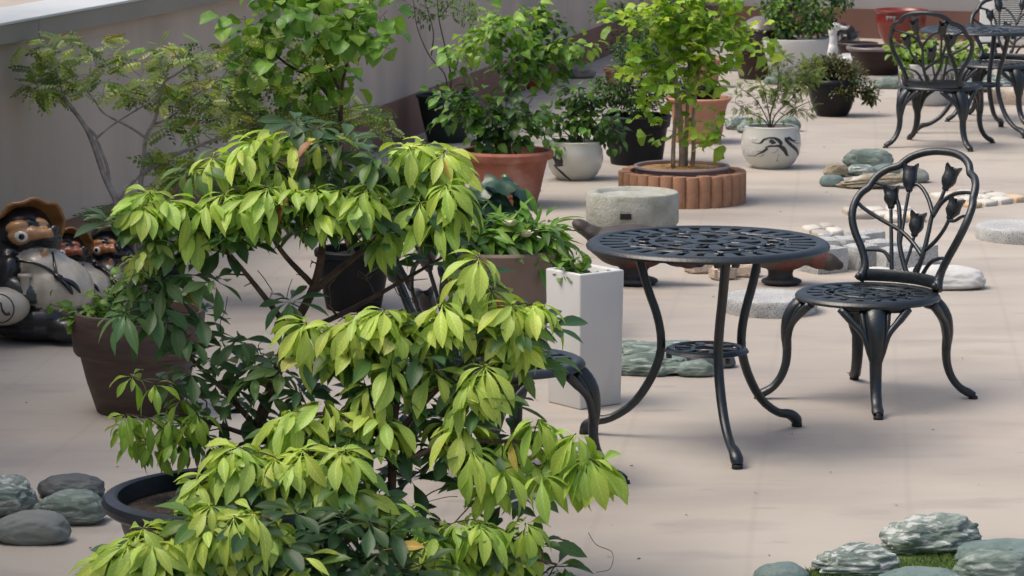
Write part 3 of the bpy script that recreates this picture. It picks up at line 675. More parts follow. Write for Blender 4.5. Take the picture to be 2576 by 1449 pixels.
# ================================================================= STONES
def stone(label, x, y, wpx, hpx, mat, seed, depth=None, rz=0.0, flat=.32, rough=.22, name='stone', lift=0.0, group=None, sharp=0.0, tilt=0.0):
    """(x, y) = middle of the stone's foot on the ground; wpx = width seen, hpx = height seen"""
    s = ppm(y); W = wpx / s; D = (depth if depth else .72) * W
    p = G(x, y); ang = math.asin((CAMH - .1) / (p - Vector((0, 0, CAMH))).length)
    Hs = max(.02, (hpx / s - D * .55 * math.sin(ang)) / math.cos(ang)) ; Hs = min(Hs, W * .8)
    me = bpy.data.meshes.new(name); bm = bmesh.new(); bmesh.ops.create_icosphere(bm, subdivisions=5 if wpx > 140 else 4, radius=1.0)
    off = Vector((seed * 7.31, seed * 3.17, seed * 1.93))
    for v in bm.verts:
        n = v.co.normalized(); d = 1 + rough * noise.noise(n * 1.3 + off) + rough * .45 * noise.noise(n * 3.1 + off) + rough * .26 * noise.noise(n * 7 + off) + rough * .13 * noise.noise(n * 16 + off) + (rough * .10 * noise.noise(n * 34 + off) if rough > .13 else 0)
        if sharp: d += sharp * (noise.noise(Vector((n.x * 2, n.y * 2, n.z * 7)) + off)) * .5
        q = n * d; pw = .82
        q.x = math.copysign(abs(q.x) ** pw, q.x); q.y = math.copysign(abs(q.y) ** pw, q.y)
        z = q.z if q.z > 0 else q.z * .55
        v.co = Vector((q.x * W / 2, q.y * D / 2, z * Hs * .64))
    if tilt: bmesh.ops.rotate(bm, verts=bm.verts, cent=(0, 0, 0), matrix=Matrix.Rotation(tilt, 3, 'Y'))
    x0 = min(v.co.x for v in bm.verts); x1 = max(v.co.x for v in bm.verts); k = W / (x1 - x0)
    z0 = min(v.co.z for v in bm.verts)
    cut = z0 + .10 * Hs
    for v in bm.verts:
        v.co.x = (v.co.x - (x0 + x1) / 2) * k; v.co.z = max(v.co.z, cut) - cut
        v.co.z *= 1.0
    z1 = max(v.co.z for v in bm.verts)
    for v in bm.verts: v.co.z *= Hs / z1
    bm.to_mesh(me); bm.free(); me.materials.append(MAT[mat]); me.polygons.foreach_set("use_smooth", [True] * len(me.polygons))
    o = bpy.data.objects.new(name, me); col.objects.link(o); o.location = p + Vector((0, 0, lift)); o.rotation_euler.z = rz
    return tag(o, label, 'stone', group)
ST = [ # label, x, y, w, h, material, depth, flat extras
 ('mottled pale green boulder at the left picture edge beside the tub', 25, 1292, 150, 112, 'schist_pale', .8, .2),
 ('dark grey rounded stone at the back of the group beside the tub', 180, 1248, 172, 66, 'slate_dark', .6, .14),
 ('pale green veined stone touching the rim of the black tub', 180, 1312, 190, 96, 'schist', .7, .16),
 ('smooth plain grey stone at the front of the group beside the tub', 82, 1362, 196, 92, 'slate', .6, .12),
 ('white-veined rugged green stone on the turf patch, the rearmost there', 2340, 1390, 258, 118, 'schist_pale', .5, .26),
 ('knobbly pale veined stone at the left of the turf patch', 2150, 1444, 222, 90, 'schist_pale', .6, .24),
 ('smooth teal stone cut off by the bottom edge, left of the turf', 1965, 1462, 140, 60, 'teal_stone', .7, .1),
 ('flat teal stone at the bottom edge in front of the turf', 2310, 1490, 240, 78, 'teal_stone', .6, .14),
 ('large smooth green stone at the right edge behind another, by the turf', 2520, 1420, 240, 82, 'teal_stone', .6, .12),
 ('grey veined stone at the right edge in front, by the turf', 2500, 1464, 215, 96, 'schist', .6, .14),
 ('long layered green stone at the front of the group under the table', 1635, 938, 215, 62, 'schist', .55, .26),
 ('flat green slab in the middle of the group under the table', 1640, 900, 200, 52, 'schist', .7, .26),
 ('whitish stone at the back of the group under the table', 1700, 880, 120, 34, 'schist_pale', .7, .2),
 ('small dark green stone behind the white planter and the table group', 1572, 880, 90, 30, 'teal_stone', .7, .2),
 ('dark smooth stone at the right end of the group under the table', 1795, 922, 112, 50, 'slate_dark', .7, .1),
 ('small dark wedge stone in the centre of the group under the table', 1690, 918, 80, 34, 'slate', .7, .2),
 ('rounded green stone right of the table front leg, low in its group', 1750, 945, 96, 46, 'schist', .7, .14),
 ('large pale green boulder topmost in the middle stone group', 2183, 418, 132, 50, 'schist', .6, .18),
 ('knobbly little lichen stone at the left of the middle stone group', 2102, 444, 64, 38, 'schist_tan', .8, .3),
 ('smooth teal stone at the lower left of the middle stone group', 2092, 468, 62, 32, 'teal_stone', .8, .1),
 ('long tan lichen-covered stone at the front of the middle stone group', 2196, 472, 190, 42, 'schist_tan', .42, .16),
 ('pale flat green stone under the boulder of the middle stone group', 2165, 440, 86, 30, 'schist_pale', .7, .16),
 ('flat teal stone at the right of the middle stone group', 2232, 438, 92, 30, 'teal_stone', .6, .12),
 ('grey-green stone at the far right of the middle stone group', 2298, 458, 78, 40, 'slate', .8, .14),
 ('pale green stone left of the white pot with the painted eye', 1858, 325, 72, 38, 'schist_pale', .7, .2),
 ('long folded green stone behind the white pot with the painted eye', 1912, 333, 120, 36, 'schist', .5, .2),
 ('smooth green stone right of the white pot with the painted eye', 1985, 330, 60, 42, 'schist', .8, .1),
 ('flat pitted grey stone on the floor near the left wall', 1452, 196, 96, 36, 'pumice', .6, .12),
 ('flat green stone at the foot of the wide brown basin', 2237, 222, 84, 32, 'schist', .7, .14),
 ('small dark green stone under the white goose', 2090, 152, 56, 18, 'slate', .8, .14),
 ('pale bluish rock behind the ginkgo, beside the red-brown jar', 1843, 178, 48, 44, 'schist_pale', .8, .3),
 ('rough grey stone between the brown jar and the tall white pot', 1950, 212, 60, 30, 'schist', .7, .2),
 ('pale green boulder behind the far table legs', 2470, 228, 150, 56, 'schist_pale', .7, .18),
 ('grey boulder at the right edge behind the far table', 2562, 215, 120, 48, 'slate', .7, .16),
 ('green stone in shade under the far chair by the white bowl', 2420, 212, 70, 40, 'schist', .7, .18),
 ('large smooth white boulder behind the near chair', 2362, 724, 232, 66, 'white_stone', .5, .09),
 ('white rounded stone peeping out left of the big white boulder', 2222, 700, 100, 34, 'white_stone', .6, .1),
]
for i, (lb, x, y, w, h, mt, dp, rg) in enumerate(ST):
    rz = 0.0
    stone(lb, x, y, w, h, mt, i + 3, dp, rz, rough=rg, sharp=.25 if mt in ('schist_pale', 'schist_tan') else (.12 if mt == 'schist' else 0.0), tilt=RAD(-7) if i in (4, 20) else (RAD(6) if i == 36 else 0))
# slab of rough beige stone at the far right
sl = MB(); p = G(2560, 258); V = []; F = []; k = 40; rng = random.Random(8)
for z, s in ((0, .97), (.02, 1.0), (.075, 1.0), (.09, .97)):
    for i in range(k):
        a = 2 * math.pi * i / k; r = .19 * (1 + .05 * math.sin(3 * a) + .015 * rng.uniform(-1, 1)); V.append((r * s * math.cos(a), r * s * math.sin(a), z))
for l in range(3):
    for i in range(k): F.append((l * k + i, l * k + (i + 1) % k, (l + 1) * k + (i + 1) % k, (l + 1) * k + i))
F += [tuple(range(k - 1, -1, -1)), tuple(3 * k + i for i in range(k))]
tag(sl.add(V, F).build('stone_slab', MAT['granite_pink'], loc=p, auto=45), 'thick round beige stone slab at the right edge below the far table', 'stone')

# round granite stepping stones
def disc(label, x, y, wpx, th):
    s = ppm(y); r = wpx / s / 2; rng = random.Random(int(x)); m = MB(); V = []; F = []; k = 72
    lev = [(0, .985), (th * .3, 1.0), (th * .7, 1.0), (th * .93, .99), (th, .972), (th + .001, .9), (th, .5)]
    for li, (z, q) in enumerate(lev):
        for i in range(k):
            a = 2 * math.pi * i / k; rr = r * q * (1 + (.012 * rng.uniform(-1, 1) if li < 4 else 0)); V.append((rr * math.cos(a), rr * math.sin(a), z + (rng.uniform(-.0015, .0015) if li > 2 else 0)))
    for l in range(len(lev) - 1):
        for i in range(k): F.append((l * k + i, l * k + (i + 1) % k, (l + 1) * k + (i + 1) % k, (l + 1) * k + i))
    F += [tuple(range(k - 1, -1, -1)), tuple((len(lev) - 1) * k + i for i in range(k))]
    return tag(m.add(V, F).build('stepping_stone', MAT['granite'], loc=G(x, y), auto=40), label, 'stone', 'round granite stepping stones')
disc('round grey granite stepping stone between the near table and chair', 1936, 783, 238, .062)
disc('round grey granite stepping stone at the right picture edge', 2578, 600, 246, .062)

# granite setts and pink blocks
def block(label, x, y, wpx, hpx, mat, rz, seed, name='granite_block', dr=1.0, rnd=.004, group='loose granite blocks'):
    s = ppm(y); a = wpx / s; cz, sz = abs(math.cos(rz)), abs(math.sin(rz)); L = a / (cz + dr * sz); D = L * dr; Hh = hpx / s
    me = bpy.data.meshes.new(name); bm = bmesh.new(); bmesh.ops.create_cube(bm, size=1); bmesh.ops.subdivide_edges(bm, edges=bm.edges, cuts=5, use_grid_fill=True)
    off = Vector((seed * 3.3, seed * 5.1, seed)); k = rnd
    for v in bm.verts:
        q = v.co.copy(); v.co = Vector((q.x * L, q.y * D, (q.z + .5) * Hh))
        edge = sum(1 for c in q if abs(c) > .49)
        if edge >= 2: v.co -= Vector((math.copysign(k if abs(q.x) > .49 else 0, q.x), math.copysign(k if abs(q.y) > .49 else 0, q.y), k if q.z > .49 else 0)) * (1.0 if edge == 2 else 1.3)
        n = noise.noise_vector(v.co * 22 + off) * .0045 + noise.noise_vector(v.co * 7 + off) * .006
        if q.z < -.49: n.z = 0
        v.co += n; v.co.z = max(v.co.z, 0)
    bm.to_mesh(me); bm.free(); me.materials.append(MAT[mat]); me.polygons.foreach_set("use_smooth", [True] * len(me.polygons)); me.set_sharp_from_angle(angle=RAD(38))
    o = bpy.data.objects.new(name, me); col.objects.link(o); o.location = G(x, y); o.rotation_euler.z = rz
    return tag(o, label, 'stone block', group)
BL = [('grey granite block at the front left of the cluster, next to the goose head', 2068, 682, 132, 62, 'granite', RAD(34)),
      ('grey granite block second from the left in the front of the cluster', 2165, 676, 100, 62, 'granite', RAD(40)),
      ('grey granite block at the front right of the cluster behind the chair back', 2258, 686, 108, 62, 'granite', RAD(12)),
      ('grey granite block in the middle row on the left of the cluster', 2068, 645, 88, 46, 'granite', RAD(8)),
      ('grey granite block in the middle row at the centre of the cluster', 2140, 640, 100, 46, 'granite', RAD(28)),
      ('grey granite block in the middle row on the right of the cluster', 2222, 650, 92, 46, 'granite', RAD(10)),
      ('grey granite block at the back of the cluster, the widest one', 2178, 622, 108, 42, 'granite', RAD(38)),
      ('grey granite block at the right end of the cluster between the tulip stems', 2310, 662, 104, 50, 'granite', RAD(20)),
      ('small grey granite block at the back left just past the table rim', 2076, 618, 42, 30, 'granite', RAD(20)),
      ('pink speckled granite block nearest the left goose beak', 1768, 684, 104, 42, 'granite_pink', RAD(10)),
      ('pink speckled granite block in front, behind the table leg', 1818, 702, 78, 32, 'granite_pink', RAD(24)),
      ('pale pink granite block left of the right-hand goose', 1876, 695, 78, 32, 'granite_pink', RAD(-14))]
for i, (lb, x, y, w, h, mt, rz) in enumerate(BL):
    block(lb, x, y, w, h, mt, rz, i + 1, dr=.8 if 'pink' in lb else .9, rnd=.012 if 'pink' in lb else .004)

# mats of pale flat pebbles on a net
def pebble_mat(label, corners, nx, ny, seed, th=.028):
    """corners in ground pixels: near-left, near-right, far-right, far-left"""
    C = [G(*c) for c in corners]; o = sum(C, Vector()) / 4; r = thing('pebble_mat', o, label, 'stone mat', group='mats of flat pale stones'); rng = random.Random(seed)
    def grid(u, v):
        return (C[0] * (1 - u) + C[1] * u) * (1 - v) + (C[3] * (1 - u) + C[2] * u) * v - o
    us = {}
    for j in range(ny):
        cuts = [0] + sorted((k + rng.uniform(-.22, .22)) / nx for k in range(1, nx)) + [1]
        for i in range(nx):
            u0, u1 = cuts[i], cuts[i + 1]; v0, v1 = j / ny, (j + 1) / ny
            if rng.random() < .08: continue
            P = [grid(u0 + .01, v0 + .02), grid((u0 + u1) / 2, v0 + .02 - rng.uniform(0, .04)), grid(u1 - .01, v0 + .02), grid(u1 - .01 + rng.uniform(0, .01), (v0 + v1) / 2), grid(u1 - .01, v1 - .02), grid((u0 + u1) / 2, v1 - .02), grid(u0 + .01, v1 - .02), grid(u0 + .01, (v0 + v1) / 2)]
            c = sum(P, Vector()) / 8; P = [c + (p - c) * (.93 if k % 2 else .86) for k, p in enumerate(P)]
            t = th * rng.uniform(.85, 1.15); V = []; F = []
            for z, s in ((0, .94), (t * .45, 1.0), (t * .85, .95), (t, .78)):
                for p in P: q = c + (p - c) * s; V.append((q.x, q.y, z))
            for l in range(3):
                for k in range(8): F.append((l * 8 + k, l * 8 + (k + 1) % 8, (l + 1) * 8 + (k + 1) % 8, (l + 1) * 8 + k))
            F += [tuple(24 + k for k in range(8)), tuple(range(7, -1, -1))]
            MB().add(V, F).build('stone', MAT[rng.choice(['pebble_cream', 'pebble_cream', 'pebble_cream', 'pebble_ochre', 'pebble_grey'])], r, auto=60)
    return r
pebble_mat('mat of cream and ochre flat stones behind the near chair back', [(2165, 563), (2335, 560), (2290, 530), (2110, 534)], 3, 3, 2)
pebble_mat('mat of cream flat stones farther right, behind the chair top', [(2440, 527), (2590, 508), (2470, 486), (2330, 498)], 4, 3, 5)
pebble_mat('short mat of pale stones just past the rim of the near table', [(2060, 600), (2128, 595), (2085, 573), (2010, 580)], 2, 2, 9)
# turf patch among the stones at the lower right
P = [G(2020, 1500), G(2480, 1500), G(2480, 1390), G(2230, 1396), G(2030, 1440)]
MB().add([(p.x, p.y, .004) for p in P], [tuple(range(len(P)))]).build('x', MAT['turf']).name = 'turf_patch'
tag(bpy.data.objects['turf_patch'], 'small patch of green turf between the stones at the lower right', 'turf', kind='stuff')
V = []; F = []; rng = random.Random(3)
for i in range(6000):
    u, v = rng.random(), rng.random(); q = (P[0] * (1 - u) + P[1] * u) * (1 - v) + (P[4] * (1 - u) + P[2] * u) * v
    a = rng.uniform(0, 6.28); h = rng.uniform(.012, .024); w = .0014; b = len(V); lx, ly = rng.gauss(0, .006), rng.gauss(0, .006)
    V += [(q.x - w * math.cos(a), q.y - w * math.sin(a), .004), (q.x + w * math.cos(a), q.y + w * math.sin(a), .004), (q.x + lx, q.y + ly, h)]; F.append((b, b + 1, b + 2))
tag(MB().add(V, F).build('turf_blades', MAT['turf'], smooth=False), 'short green blades of the turf patch among the stones', 'grass', kind='stuff')
# ================================================================= FOLIAGE
def leaf_mesh(kind, var):
    """leaf lying along +Y from its stalk at the origin, face up (+Z), length about 1"""
    rng = random.Random(hash_seed(kind, var)); V = []; F = []; UV = []
    def blade(n, half, curl, fold, stalk=.08, y1=1.0, side_wave=0.0):
        for i in range(n + 1):
            t = i / n; y = stalk + (y1 - stalk) * t; w = half(t)
            zc = -curl * t * t
            for u in (-1, -.5, 0, .5, 1):
                V.append((u * w, y * (1 - .12 * curl * t), zc + fold * abs(u) * w + side_wave * math.sin(t * 7 + u * 2) * w * abs(u)))
                UV.append((u, t, 0))
        for i in range(n):
            for k in range(4): F.append((i * 5 + k, i * 5 + k + 1, (i + 1) * 5 + k + 1, (i + 1) * 5 + k))
        b = len(V); V.extend([(-.007, 0, .006), (.007, 0, .006), (.009, stalk + .03, .004), (-.009, stalk + .03, .004)]); UV.extend([(0, 0, 0)] * 4); F.append((b, b + 1, b + 2, b + 3))
    if kind == 'pieris':
        mx = (.165, .175, .155)[var]; cu = (.16, .44, .66)[var]
        blade(6, lambda t: mx * (max(0.0, math.sin(math.pi * t ** 1.45)) ** .95) + .006 * (1 - t), cu, .36, .12)
    elif kind == 'ovate':
        mx = (.30, .27, .33)[var]; cu = (.15, .32, .5)[var]
        blade(5, lambda t: mx * (max(0.0, math.sin(math.pi * t ** .8)) ** .75) + .004, cu, .28, .18, side_wave=.10)
    elif kind == 'round':
        mx = (.42, .40, .44)[var]; cu = (.12, .25, .35)[var]
        blade(5, lambda t: mx * (max(0.0, math.sin(math.pi * t ** .75)) ** .62) + .004, cu, .22, .16, side_wave=.14)
    elif kind == 'lance':
        mx = (.11, .12, .13)[var]; cu = (.1, .25, .4)[var]
        blade(4, lambda t: mx * (max(0.0, math.sin(math.pi * t)) ** .8) + .004, cu, .3, .08)
    elif kind == 'ginkgo':
        n = 8; st = .38
        V.append((0, st, 0)); UV.append((0, 0, 0))
        for ring, rr in ((1, .34), (2, .64)):
            for i in range(n + 1):
                a = RAD(-66 + 132 * i / n); r = rr * (1 + (.07 * math.cos(i * 2.1 + var * 2) if ring == 2 else 0)) * (.80 if (i == n // 2 and ring == 2) else 1)
                V.append((r * math.sin(a), st + r * math.cos(a), -.10 * ring * abs(math.sin(a)) + .035 * math.sin(i * 1.9 + var) * ring - (.06 * var if ring == 2 else 0))); UV.append((.4, .5, 0))
        for i in range(n):
            F.append((0, 1 + i + 1, 1 + i)); F.append((1 + i, 2 + i, 1 + n + 1 + i + 1, 1 + n + 1 + i))
        b = len(V); V.extend([(-.012, 0, 0), (.012, 0, 0), (.008, st, .002), (-.008, st, .002)]); UV.extend([(0, 0, 0)] * 4); F.append((b, b + 1, b + 2, b + 3))
    elif kind == 'frond':
        # compound leaf: pairs of small oval leaflets along a stalk
        npair = 4 + (var > 0)
        def leaflet(px, py, ang, L, w, zt):
            b = len(V); ca, sa = math.cos(ang), math.sin(ang)
            for t, q in ((0, 0), (.45, 1), (1, 0)):
                for u in ((0,) if q == 0 else (-1, 0, 1)):
                    lx, ly = u * w, t * L; V.append((px + lx * ca - ly * sa, py + lx * sa + ly * ca, zt - .25 * t * L + (.18 * w if u else 0) - .22 * py * py)); UV.append((u, t, 0))
            F.extend([(b, b + 2, b + 1), (b, b + 3, b + 2), (b + 1, b + 2, b + 4), (b + 2, b + 3, b + 4)])
        for i in range(npair):
            y = .18 + .76 * i / npair; L = .27 * (1 - .35 * abs(i / npair - .4))
            for s in (-1, 1): leaflet(0, y, s * RAD(-62 + rng.uniform(-9, 9)), L, L * .36, 0.0)
        leaflet(0, .90, 0, .24, .08, 0)
        b = len(V); V.extend([(-.006, 0, .002), (.006, 0, .002), (.004, .5, -.06), (-.004, .5, -.06), (.003, .95, -.20), (-.003, .95, -.20)]); UV.extend([(0, 0, 0)] * 6); F.extend([(b, b + 1, b + 2, b + 3), (b + 3, b + 2, b + 4, b + 5)])
    elif kind == 'tiny':
        V.extend([(0, 0, 0), (-.26, .5, .08), (0, .55, 0), (.26, .5, .08), (0, 1, -.12 * (1 + var))]); UV.extend([(0, 0, 0), (-1, .5, 0), (0, .5, 0), (1, .5, 0), (0, 1, 0)])
        F.extend([(0, 2, 1), (0, 3, 2), (1, 2, 4), (2, 3, 4)])
    elif kind == 'kidney':
        n = 22; V.append((0, .0, .0)); UV.append((0, 0, 0))
        for ring, rr in ((1, .28), (2, .5)):
            for i in range(n + 1):
                a = RAD(-158 + 316 * i / n); r = rr * (1 + (.05 * (1 if i % 2 else -1) if ring == 2 else 0)) * (1.0 - .12 * abs(math.sin(a)) ** 4)
                V.append((r * math.sin(a), r * math.cos(a), .04 * ring * math.sin(i * .9 + var) - .05 * (ring - 1) * (1 + var * .8))); UV.append((.5, .5, 0))
        for i in range(n):
            F.append((0, 2 + i, 1 + i)); F.append((1 + i, 2 + i, n + 3 + i, n + 2 + i))
    return np.array(V, float), F, np.array(UV, float)
def hash_seed(kind, var): return sum(ord(c) * (i + 1) for i, c in enumerate(kind)) * 10 + var
LEAF = {}
def get_leaf(kind, var):
    if (kind, var) not in LEAF:
        V, F, UV = leaf_mesh(kind, var); me = bpy.data.meshes.new(kind + '_leaf'); me.from_pydata(V.tolist(), [], F)
        at_ = me.attributes.new("luv", 'FLOAT_VECTOR', 'POINT'); at_.data.foreach_set("vector", UV.ravel())
        me.polygons.foreach_set("use_smooth", [True] * len(me.polygons)); me.materials.append(MAT['leaf_obj']); me.update()
        LEAF[(kind, var)] = (V, F, UV, me)
    return LEAF[(kind, var)]

def basis(d, up, roll=0.0):
    y = Vector(d).normalized(); u = Vector(up)
    x = y.cross(u)
    if x.length < 1e-4: x = y.cross(Vector((1, 0, .1)))
    x.normalize(); z = x.cross(y)
    if roll:
        c, s = math.cos(roll), math.sin(roll); x, z = x * c + z * s, z * c - x * s
    return Matrix((x, y, z)).transposed()

class Plant:
    def __init__(s, name, label, cat, base, seed, group=None):
        s.root = thing(name, base, label, cat, group=group); s.base = Vector(base); s.rng = random.Random(seed)
        s.leaves = []; s.nodes = []; s.tw = MB(); s.trunks = []
    def leaf(s, p, d, up, size, kind, colour, roll=0.0, wid=1.0, var=None):
        R3 = np.array(basis(d, up, roll)) @ np.diag([size * wid, size, size]); s.leaves.append((np.array(tuple(Vector(p) - s.base)), R3, kind, s.rng.randrange(3) if var is None else var, colour))
    def limb(s, pts, r0, r1, trunk=False, n=None, mat=None, seg=8):
        n = n or max(6, 4 * len(pts)); P = spline([tuple(Vector(p) - s.base) for p in pts], n); rr = np.linspace(r0, r1, n)
        if trunk: MB().tube(P, rr, seg).build('trunk', MAT[mat or 'bark_brown'], s.root)
        else: s.tw.tube(P, rr, 6 if r0 > .004 else 4)
        for i in range(1, n): s.nodes.append((Vector(P[i]) + s.base, rr[i]))
    def attach(s, p, rtip=.0018, bend=.12, up_bias=.0, kmax=.7):
        """grow a twig from the nearest limb below to point p"""
        p = Vector(p); best = None
        for q, r in s.nodes:
            dz = p.z - q.z; dist = (p - q).length + (max(0, -dz) * 2.0) + up_bias * abs(dz)
            if best is None or dist < best[0]: best = (dist, q, r)
        _, q, r = best; L = (p - q).length
        if L < .01: return
        mid = (p + q) / 2 + Vector((s.rng.uniform(-1, 1), s.rng.uniform(-1, 1), s.rng.uniform(-.3, .9))) * L * bend
        s.limb([q, mid, p], max(rtip, min(r * kmax, .002 + L * .012)), rtip, n=7)
    def finish(s, mat, nobj, tw_name='branches'):
        if s.tw.v: s.tw.build(tw_name, MAT[mat], s.root)['kind'] = 'stuff'
        if not s.leaves: return s
        # the leaves that show largest are parts of their own, the remainder is one mass
        camv = np.array((0, 0, CAMH)) - np.array(tuple(s.base))
        key = [np.linalg.norm(l[0] - camv) - 1.2 * np.linalg.norm(l[1][:, 1]) - .25 * l[0][2] for l in s.leaves]
        order = np.argsort(key)
        for i in order[:nobj]:
            p, R3, kind, var, c = s.leaves[i]; o = bpy.data.objects.new('leaf', get_leaf(kind, var)[3]); col.objects.link(o)
            o.parent = s.root; M = np.eye(4); M[:3, :3] = R3; M[:3, 3] = p; o.matrix_local = Matrix(M.tolist()); o.color = (*c, 1)
        rest = order[nobj:]
        if len(rest):
            VV = []; FF = []; UU = []; CC = []; n = 0
            for i in rest:
                p, R3, kind, var, c = s.leaves[i]; V, F, UV, _ = get_leaf(kind, var)
                VV.append(V @ R3.T + p); UU.append(UV); CC.append(np.tile((*c, 1.0), (len(V), 1))); FF += [tuple(a + n for a in f) for f in F]; n += len(V)
            me = bpy.data.meshes.new('foliage'); me.from_pydata(np.vstack(VV).tolist(), [], FF)
            me.attributes.new("luv", 'FLOAT_VECTOR', 'POINT').data.foreach_set("vector", np.vstack(UU).ravel())
            me.attributes.new("lc", 'FLOAT_COLOR', 'POINT').data.foreach_set("color", np.vstack(CC).ravel())
            me.polygons.foreach_set("use_smooth", [True] * len(me.polygons)); me.materials.append(MAT['leaf_join']); me.update()
            o = bpy.data.objects.new('foliage', me); col.objects.link(o); o.parent = s.root; o["kind"] = "stuff"
        return s
def vary(rng, c, v=.18, warm=0.0):
    k = 1 + rng.uniform(-v, v); w = rng.uniform(-.10, .10) + warm
    return (max(.002, c[0] * k * (1 + w)), max(.002, c[1] * k), max(.002, c[2] * k * (1 - w)))

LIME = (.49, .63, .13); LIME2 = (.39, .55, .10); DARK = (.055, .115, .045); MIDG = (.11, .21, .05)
def whorl(P, c, kind, n, size, colour, droop, axis=Vector((0, 0, 1)), spread=.30, inner=True, v=.15):
    old = colour[1] < .2
    """rosette of leaves round a twig tip"""
    rng = P.rng; ax = Vector(axis).normalized(); X = ax.orthogonal().normalized(); Y = ax.cross(X); a0 = rng.uniform(0, 6.28)
    for i in range(n):
        a = a0 + i * 2.4 + rng.uniform(-.2, .2); rad = X * math.cos(a) + Y * math.sin(a)
        e = droop + rng.uniform(-spread, spread) - (.35 if (inner and i >= n * .7) else 0)      # > 0 hangs down
        d = rad * math.cos(e) - ax * math.sin(e); sz = size * rng.uniform(.72, 1.12) * (.75 if inner and i >= n * .7 else 1)
        if rng.random() < .007: colour_i = rng.choice([(.50, .36, .08), (.30, .13, .05), (.50, .45, .12), (.50, .48, .15)])
        else: colour_i = colour
        P.leaf(Vector(c) + rad * .004 - ax * (.010 * (1 - i / n)), d, ax * math.cos(e) + rad * math.sin(e), sz, kind, vary(rng, colour_i, v), rng.uniform(-.4, .4), rng.uniform(.85, 1.12), (rng.choice((0, 0, 1)) if old else rng.choice((1, 1, 2))))

# ---------------------------------------------------------------- the two lime green shrubs in the tub
YT = G(600, 1496).y                                        # distance of the tub
TB = G(600, 1496)
SATELLITE = random.Random(5)
def hubs(P, pts, y0, size, colour, droop, n=(10, 13), dark=1, drop=(.03, .09), jitter=.03):
    pts = list(pts) + [(q[0] + SATELLITE.gauss(0, 34), q[1] + SATELLITE.gauss(8, 20)) for q in pts if SATELLITE.random() < .62]
    for it in pts:
        x, y = it[0], it[1]; Y = (it[2] if len(it) > 2 else y0) + P.rng.uniform(-jitter, jitter); c = at(x, y, Y)
        ax = Vector((P.rng.uniform(-.35, .35), P.rng.uniform(-.55, .05), 1))
        whorl(P, c, 'pieris', P.rng.randint(*n), size * .86, colour, droop + .02, ax); P.hub_list.append(c)
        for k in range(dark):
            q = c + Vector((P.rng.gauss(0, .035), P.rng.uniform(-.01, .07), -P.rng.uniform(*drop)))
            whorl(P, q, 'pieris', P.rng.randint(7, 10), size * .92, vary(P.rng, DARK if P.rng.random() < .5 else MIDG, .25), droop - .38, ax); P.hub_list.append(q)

rear = Plant('pieris_shrub', 'tall lime-tipped shrub at the back of the black tub, reaching highest', 'shrub', TB + Vector((.02, .10, .222)), 11)
rear.hub_list = []
yr = YT + .16
b0 = rear.base
rear.limb([b0, at(640, 1105, yr), at(690, 960, yr + .02), at(725, 850, yr + .05), at(790, 720, yr + .06), at(812, 600, yr + .05), at(800, 480, yr + .06)], .020, .007, trunk=True)
rear.limb([at(735, 840, yr + .05), at(660, 740, yr + .03), at(560, 620, yr), at(470, 540, yr)], .010, .003)
rear.limb([at(790, 720, yr + .06), at(700, 620, yr + .05), at(650, 500, yr + .05), at(680, 400, yr + .05)], .009, .003)
rear.limb([at(790, 730, yr + .06), at(900, 640, yr + .1), at(1010, 540, yr + .1), at(1080, 430, yr + .1)], .010, .003)
rear.limb([at(650, 1080, yr), at(560, 980, yr - .02), at(460, 880, yr - .02), at(390, 790, yr)], .009, .003)
rear.limb([at(725, 850, yr + .05), at(880, 780, yr + .08), at(1040, 690, yr + .1), at(1160, 620, yr + .12)], .009, .003)
rear.limb([at(640, 1100, yr), at(520, 1060, yr - .06), at(420, 1030, yr - .08)], .008, .003)
hubs(rear, [(640, 350), (694, 330), (750, 345), (690, 400), (806, 345), (655, 430), (612, 375), (720, 440), (1030, 368), (1074, 360), (1120, 378), (1055, 412), (1140, 420), (1100, 440)], yr + .06, .118, LIME, .34, dark=1)
hubs(rear, [(377, 482), (420, 500), (470, 515), (563, 485), (628, 492), (676, 470), (744, 476), (799, 475), (857, 473), (929, 461), (1121, 462), (1057, 506), (1134, 505), (982, 558), (1051, 550), (814, 533), (640, 545), (520, 510), (585, 530), (900, 500), (345, 515)], yr - .02, .112, LIME2, .34, dark=1)
hubs(rear, [(385, 606), (362, 630), (345, 650)], yr - .04, .07, (.42, .50, .12), .45, dark=1)
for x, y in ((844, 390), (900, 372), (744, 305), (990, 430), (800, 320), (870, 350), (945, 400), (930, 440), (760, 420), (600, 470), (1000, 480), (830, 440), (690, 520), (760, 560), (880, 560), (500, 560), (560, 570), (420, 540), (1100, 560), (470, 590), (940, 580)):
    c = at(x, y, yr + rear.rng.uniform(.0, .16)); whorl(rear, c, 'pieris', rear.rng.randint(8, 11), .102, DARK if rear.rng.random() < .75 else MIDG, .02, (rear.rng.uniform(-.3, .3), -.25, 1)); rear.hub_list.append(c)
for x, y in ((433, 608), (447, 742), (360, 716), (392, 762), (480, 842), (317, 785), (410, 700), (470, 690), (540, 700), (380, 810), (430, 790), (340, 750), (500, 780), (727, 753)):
    c = at(x, y, yr - .02 + rear.rng.uniform(-.05, .05)); whorl(rear, c, 'pieris', rear.rng.randint(7, 10), .105, vary(rear.rng, (.10, .185, .07),   .25), .22, (rear.rng.uniform(-.3, .3), -.35, 1)); rear.hub_list.append(c)
